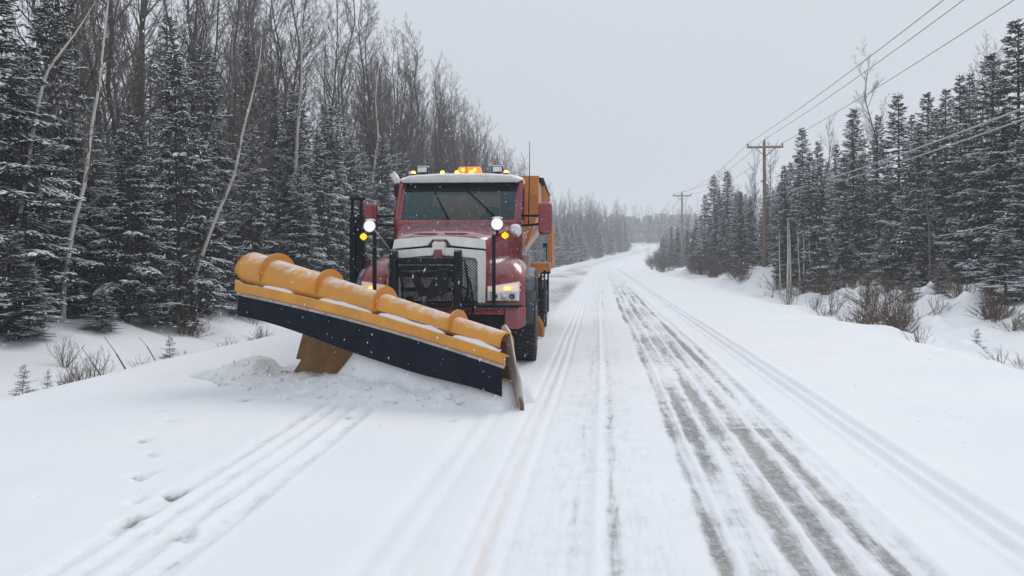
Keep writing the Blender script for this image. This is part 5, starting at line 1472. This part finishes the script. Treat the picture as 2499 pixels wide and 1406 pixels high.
# bolts along the trim strip
for i in range(14):
    t = .055 + i * .070
    f, z = lip(t)
    b = MB(); p = pw(t, f + .117, z - hfl(t) - .005); q = pw(t, f + .132, z - hfl(t) - .005); b.tube([p, q], .010, 6); b.build('bolt', M['steel'], board)
# crown ribs
for t0_, kk in ((.115, 1.0), (.345, 1.05), (.57, 1.1), (.835, 1.0)):
    for dt in (0,):
        b = MB(); A = []; B_ = []
        th = .010
        r = rad_(t0_); H = topz(t0_); cz = H - r; cf = -.02
        hh = .105 * kk * (.75 + .6 * r)
        n = 26
        for i in range(n + 1):
            u = i / n
            a = math.radians(205 - u * 205)
            rr = r + hh * (math.sin(math.pi * min(1, max(0, u * .93 + .035))) ** .6)
            A.append((cf + rr * math.cos(a) * (1.0 if math.cos(a) < 0 else 1.12), cz + rr * math.sin(a)))
        for i in range(n, -1, -1):
            u = i / n
            a = math.radians(205 - u * 205)
            rr = r - .012
            A.append((cf + rr * math.cos(a) * (1.0 if math.cos(a) < 0 else 1.12), cz + rr * math.sin(a)))
        V0 = [pw(t0_ - th / Lp, f, z) for f, z in A]; V1 = [pw(t0_ + th / Lp, f, z) for f, z in A]
        m_ = len(A)
        q = [(i, i + 1, m_ - 2 - i, m_ - 1 - i) for i in range(n)]
        b.add(V0 + V1, [tuple(x) for x in q] + [tuple(m_ + y for y in x)[::-1] for x in q] + [(i, (i + 1) % m_, m_ + (i + 1) % m_, m_ + i) for i in range(m_)])
        b.build('rib', M['orange_rib'], board, .003)
# snow lying on the crown trough
def trough(t):
    f, z = lip(t); w = .055 + .045 * vnoise(np.array(t * 23.0), np.array(1.5)); h = .02 + .05 * float(vnoise(np.array(t * 31.0), np.array(4.5)))
    w = float(w)
    h = h * tr_amp(t) * .7; w = .03 + .055 * tr_amp(t)
    return [(f - .02, z - .01), (f + w, z - .014), (f + w, z - .004), (f + .03, z + h), (f - .025, z + h * 1.2 + .004)]
def tr_amp(t): return abs(math.sin(math.pi * max(0, min(1, (t - AMP[0]) / (AMP[1] - AMP[0]))))) ** .5
for a_, c_ in ((.13, .25), (.36, .56), (.585, .82), (.85, 1.0)):
    AMP = (a_, c_)
    strip('snow_ridge', trough, 0, M['treesnow'], board, 20, a_, c_)
# leading end plate
Wp = [(-.085, .86, 8.84), (-.03, .80, 8.72), (.0, .66, 8.62), (.035, .46, 8.52), (.086, .30, 8.44), (.11, .05, 8.36), (.10, .0, 8.36), (.045, .0, 8.56), (.03, .16, 8.62), (-.02, .30, 8.75), (-.058, .44, 8.80), (-.10, .60, 8.90), (-.125, .75, 8.95), (-.12, .83, 8.92)]
b = MB()
b.hull([invT @ Vector((x, y, z)) for x, z, y in Wp], [invT @ Vector((x + .018, y + .006, z)) for x, z, y in Wp])
b.build('end_plate', M['endplate'], board, .005)
b = MB(); b.tube([invT @ Vector((.09, 8.40, .13)), invT @ Vector((.105, 8.35, .06)), invT @ Vector((.105, 8.35, .0))], .022, 6); b.build('shoe', M['rust'], board)
# push frame
b = MB()
for x in (-.5, .2):
    b.tube([(x, -1.25, .62), (x - .1, -1.9, .5), (x - .25, -2.5, .45)], .06, 8)
b.tube([pw(.25, -.35, .45), pw(.92, -.22, .42)], .07, 8)
b.build('push_frame', M['black'], truck)
# ------------------------------------------------------------------ snow rolling ahead of the blade
nu, nv_ = 230, 90
uu = np.linspace(-0.32, 1.06, nu); vv = np.linspace(-0.42, 1.55, nv_)
U, Vv = np.meshgrid(uu, vv, indexing='ij')
bx = PL.x + D.x * U * Lp + Nf.x * Vv; by = PL.y + D.y * U * Lp + Nf.y * Vv
crest = np.interp(U, [-.32, -.20, -.10, -.03, .03, .075, .11, .15, .20, .30, .42, .5, .7, .9, 1.0, 1.06], [0.0, .05, .12, .20, .24, .23, .12, .08, .10, .13, .18, .20, .17, .12, .08, 0.0])
reach = np.interp(U, [-.32, -.05, .1, .3, .5, .7, .85, 1.0, 1.06], [.45, .60, .85, 1.15, 1.05, .85, .62, .38, .1])
inner = np.interp(U, [-.16, .36, .50, .6, .7, .8, .9, 1.0, 1.06], [0, 0, .60, .54, .47, .38, .30, .24, .1])
prof_v = np.where(Vv < 0.10, 1.0, (1 - sstep(Vv, 0.10, 1.0 * reach)))
prof_v = prof_v * np.where(U < .10, sstep(Vv, -.42, -.05), 1)
lumpy = (fbm(bx * 1.8, by * 1.8, 4) - .42) * .20 + (fbm(bx * 7.0 + 5, by * 7.0, 3) - .45) * .045 + np.maximum(0, fbm(bx * 15, by * 15 + 9, 2) - .6) * .08
outer = crest * np.clip(prof_v, 0, 1) ** 0.8
edge = np.clip(outer / .12, 0, 1)
outer = outer + lumpy * edge
face = inner * (1 - sstep(Vv, 0.06, 0.42)) + 0.03 * (fbm(bx * 1.5, by * 4, 3) - .5)
hh_ = np.maximum(outer, face * (inner > 0))
hh_ = hh_ * sstep(Vv, -.42, -.34) * sstep(U, -.32, -.20) * (1 - sstep(U, 1.01, 1.05)) * (1 - sstep(Vv, 1.3, 1.5))
pz = height(bx, by) + hh_ - 0.10 * (1 - sstep(hh_, 0.0, .03)) + 0.008
V = np.stack([bx, by, pz], -1).reshape(-1, 3)
pile = link('plowed_snow', np_mesh('plowed_snow', V, quads=grid_quads(nu, nv_), mats=[M['plowed']], smooth=True))
tag(pile, 'lumpy roll of snow pushed up along the front of the blade', kind='stuff')
# loose clods
rs = np.random.RandomState(3)
Vc, Tc = [], []; nvc = 0
ico = bmesh.new(); bmesh.ops.create_icosphere(ico, subdivisions=1, radius=1.0)
iv = np.array([v.co[:] for v in ico.verts]); it = np.array([[v.index for v in f.verts] for f in ico.faces]); ico.free()
for i in range(260):
    u = rs.uniform(-.08, 1.0); rr = float(np.interp(u, [-.16, -.05, .1, .3, .5, .7, .85, 1.0], [.3, .45, .8, 1.15, 1.05, .85, .62, .36]))
    v = rr * rs.uniform(.15, 1.08) + abs(rs.normal(0, .03))
    x = PL.x + D.x * u * Lp + Nf.x * v; y = PL.y + D.y * u * Lp + Nf.y * v
    ui = int(np.clip((u + .32) / 1.38 * (nu - 1), 0, nu - 1)); vi = int(np.clip((v + .42) / 1.97 * (nv_ - 1), 0, nv_ - 1))
    z = float(pz[ui, vi]); s = 0.007 + 0.022 * rs.rand() ** 3
    w = iv * (s * rs.uniform(.7, 1.3, 3)) * (1 + rs.uniform(-.25, .25, (len(iv), 1))) + np.array([x, y, z + s * .3])
    Vc.append(w); Tc.append(it + nvc); nvc += len(w)
tag(link('snow_clods', np_mesh('snow_clods', np.concatenate(Vc), tris=np.concatenate(Tc), mats=[M['plowed']], smooth=True)), 'loose snow crumbs scattered over the snow roll before the blade', kind='stuff')

# churned snow at the rear scraper
# ------------------------------------------------------------------ falling snow
rs = np.random.RandomState(9)
nfl = 13000
Yf = 3.6 + 15.0 * rs.rand(nfl) ** 0.75
Xf = (rs.rand(nfl) * 2 - 1) * (Yf * 0.72 + 1.5); Zf = rs.uniform(-0.0, 1, nfl) * (Yf * .42 + 1.6) 
Pf = np.stack([Xf, Yf, Zf + .05], 1)
dl = np.stack([rs.normal(-.25, .25, nfl), rs.normal(0, .3, nfl), -np.ones(nfl)], 1)
dl /= np.linalg.norm(dl, axis=1)[:, None]
sf = rs.uniform(.0016, .0042, nfl)
V, T = spindles(Pf, Pf + dl * (sf * rs.uniform(2.5, 7, nfl))[:, None], sf, 1.0)
m = N("snowflake"); m.set('Base Color', (0.9, 0.91, 0.93)); m.set('Roughness', 0.9); m.set('Subsurface Weight', 0.0)
tag(link('falling_snow', np_mesh('falling_snow', V, tris=T, mats=[m.m])), 'snowflakes falling through the air over the road', kind='stuff')

# ------------------------------------------------------------------ haze of falling snow in the air
hb = bpy.data.meshes.new('haze')
X0, X1, Y0_, Y1_, Z0, Z1 = -420, 620, -70, 960, -4.0, 46.0
hb.from_pydata([(X0, Y0_, Z0), (X1, Y0_, Z0), (X1, Y1_, Z0), (X0, Y1_, Z0), (X0, Y0_, Z1), (X1, Y0_, Z1), (X1, Y1_, Z1), (X0, Y1_, Z1)], [], [(0, 3, 2, 1), (4, 5, 6, 7), (0, 1, 5, 4), (1, 2, 6, 5), (2, 3, 7, 6), (3, 0, 4, 7)])
hm = bpy.data.materials.new('haze_air'); hm.use_nodes = True
nt = hm.node_tree; nt.nodes.clear()
vo = nt.nodes.new('ShaderNodeVolumePrincipled'); vo.inputs['Color'].default_value = (0.93, 0.95, 0.98, 1); vo.inputs['Density'].default_value = 0.0016; vo.inputs['Anisotropy'].default_value = 0.0
mo = nt.nodes.new('ShaderNodeOutputMaterial'); nt.links.new(vo.outputs[0], mo.inputs['Volume'])
hb.materials.append(hm); hb.update()
ho = link('haze', hb); ho['kind'] = 'stuff'; ho['label'] = 'pale air full of fine falling snow'
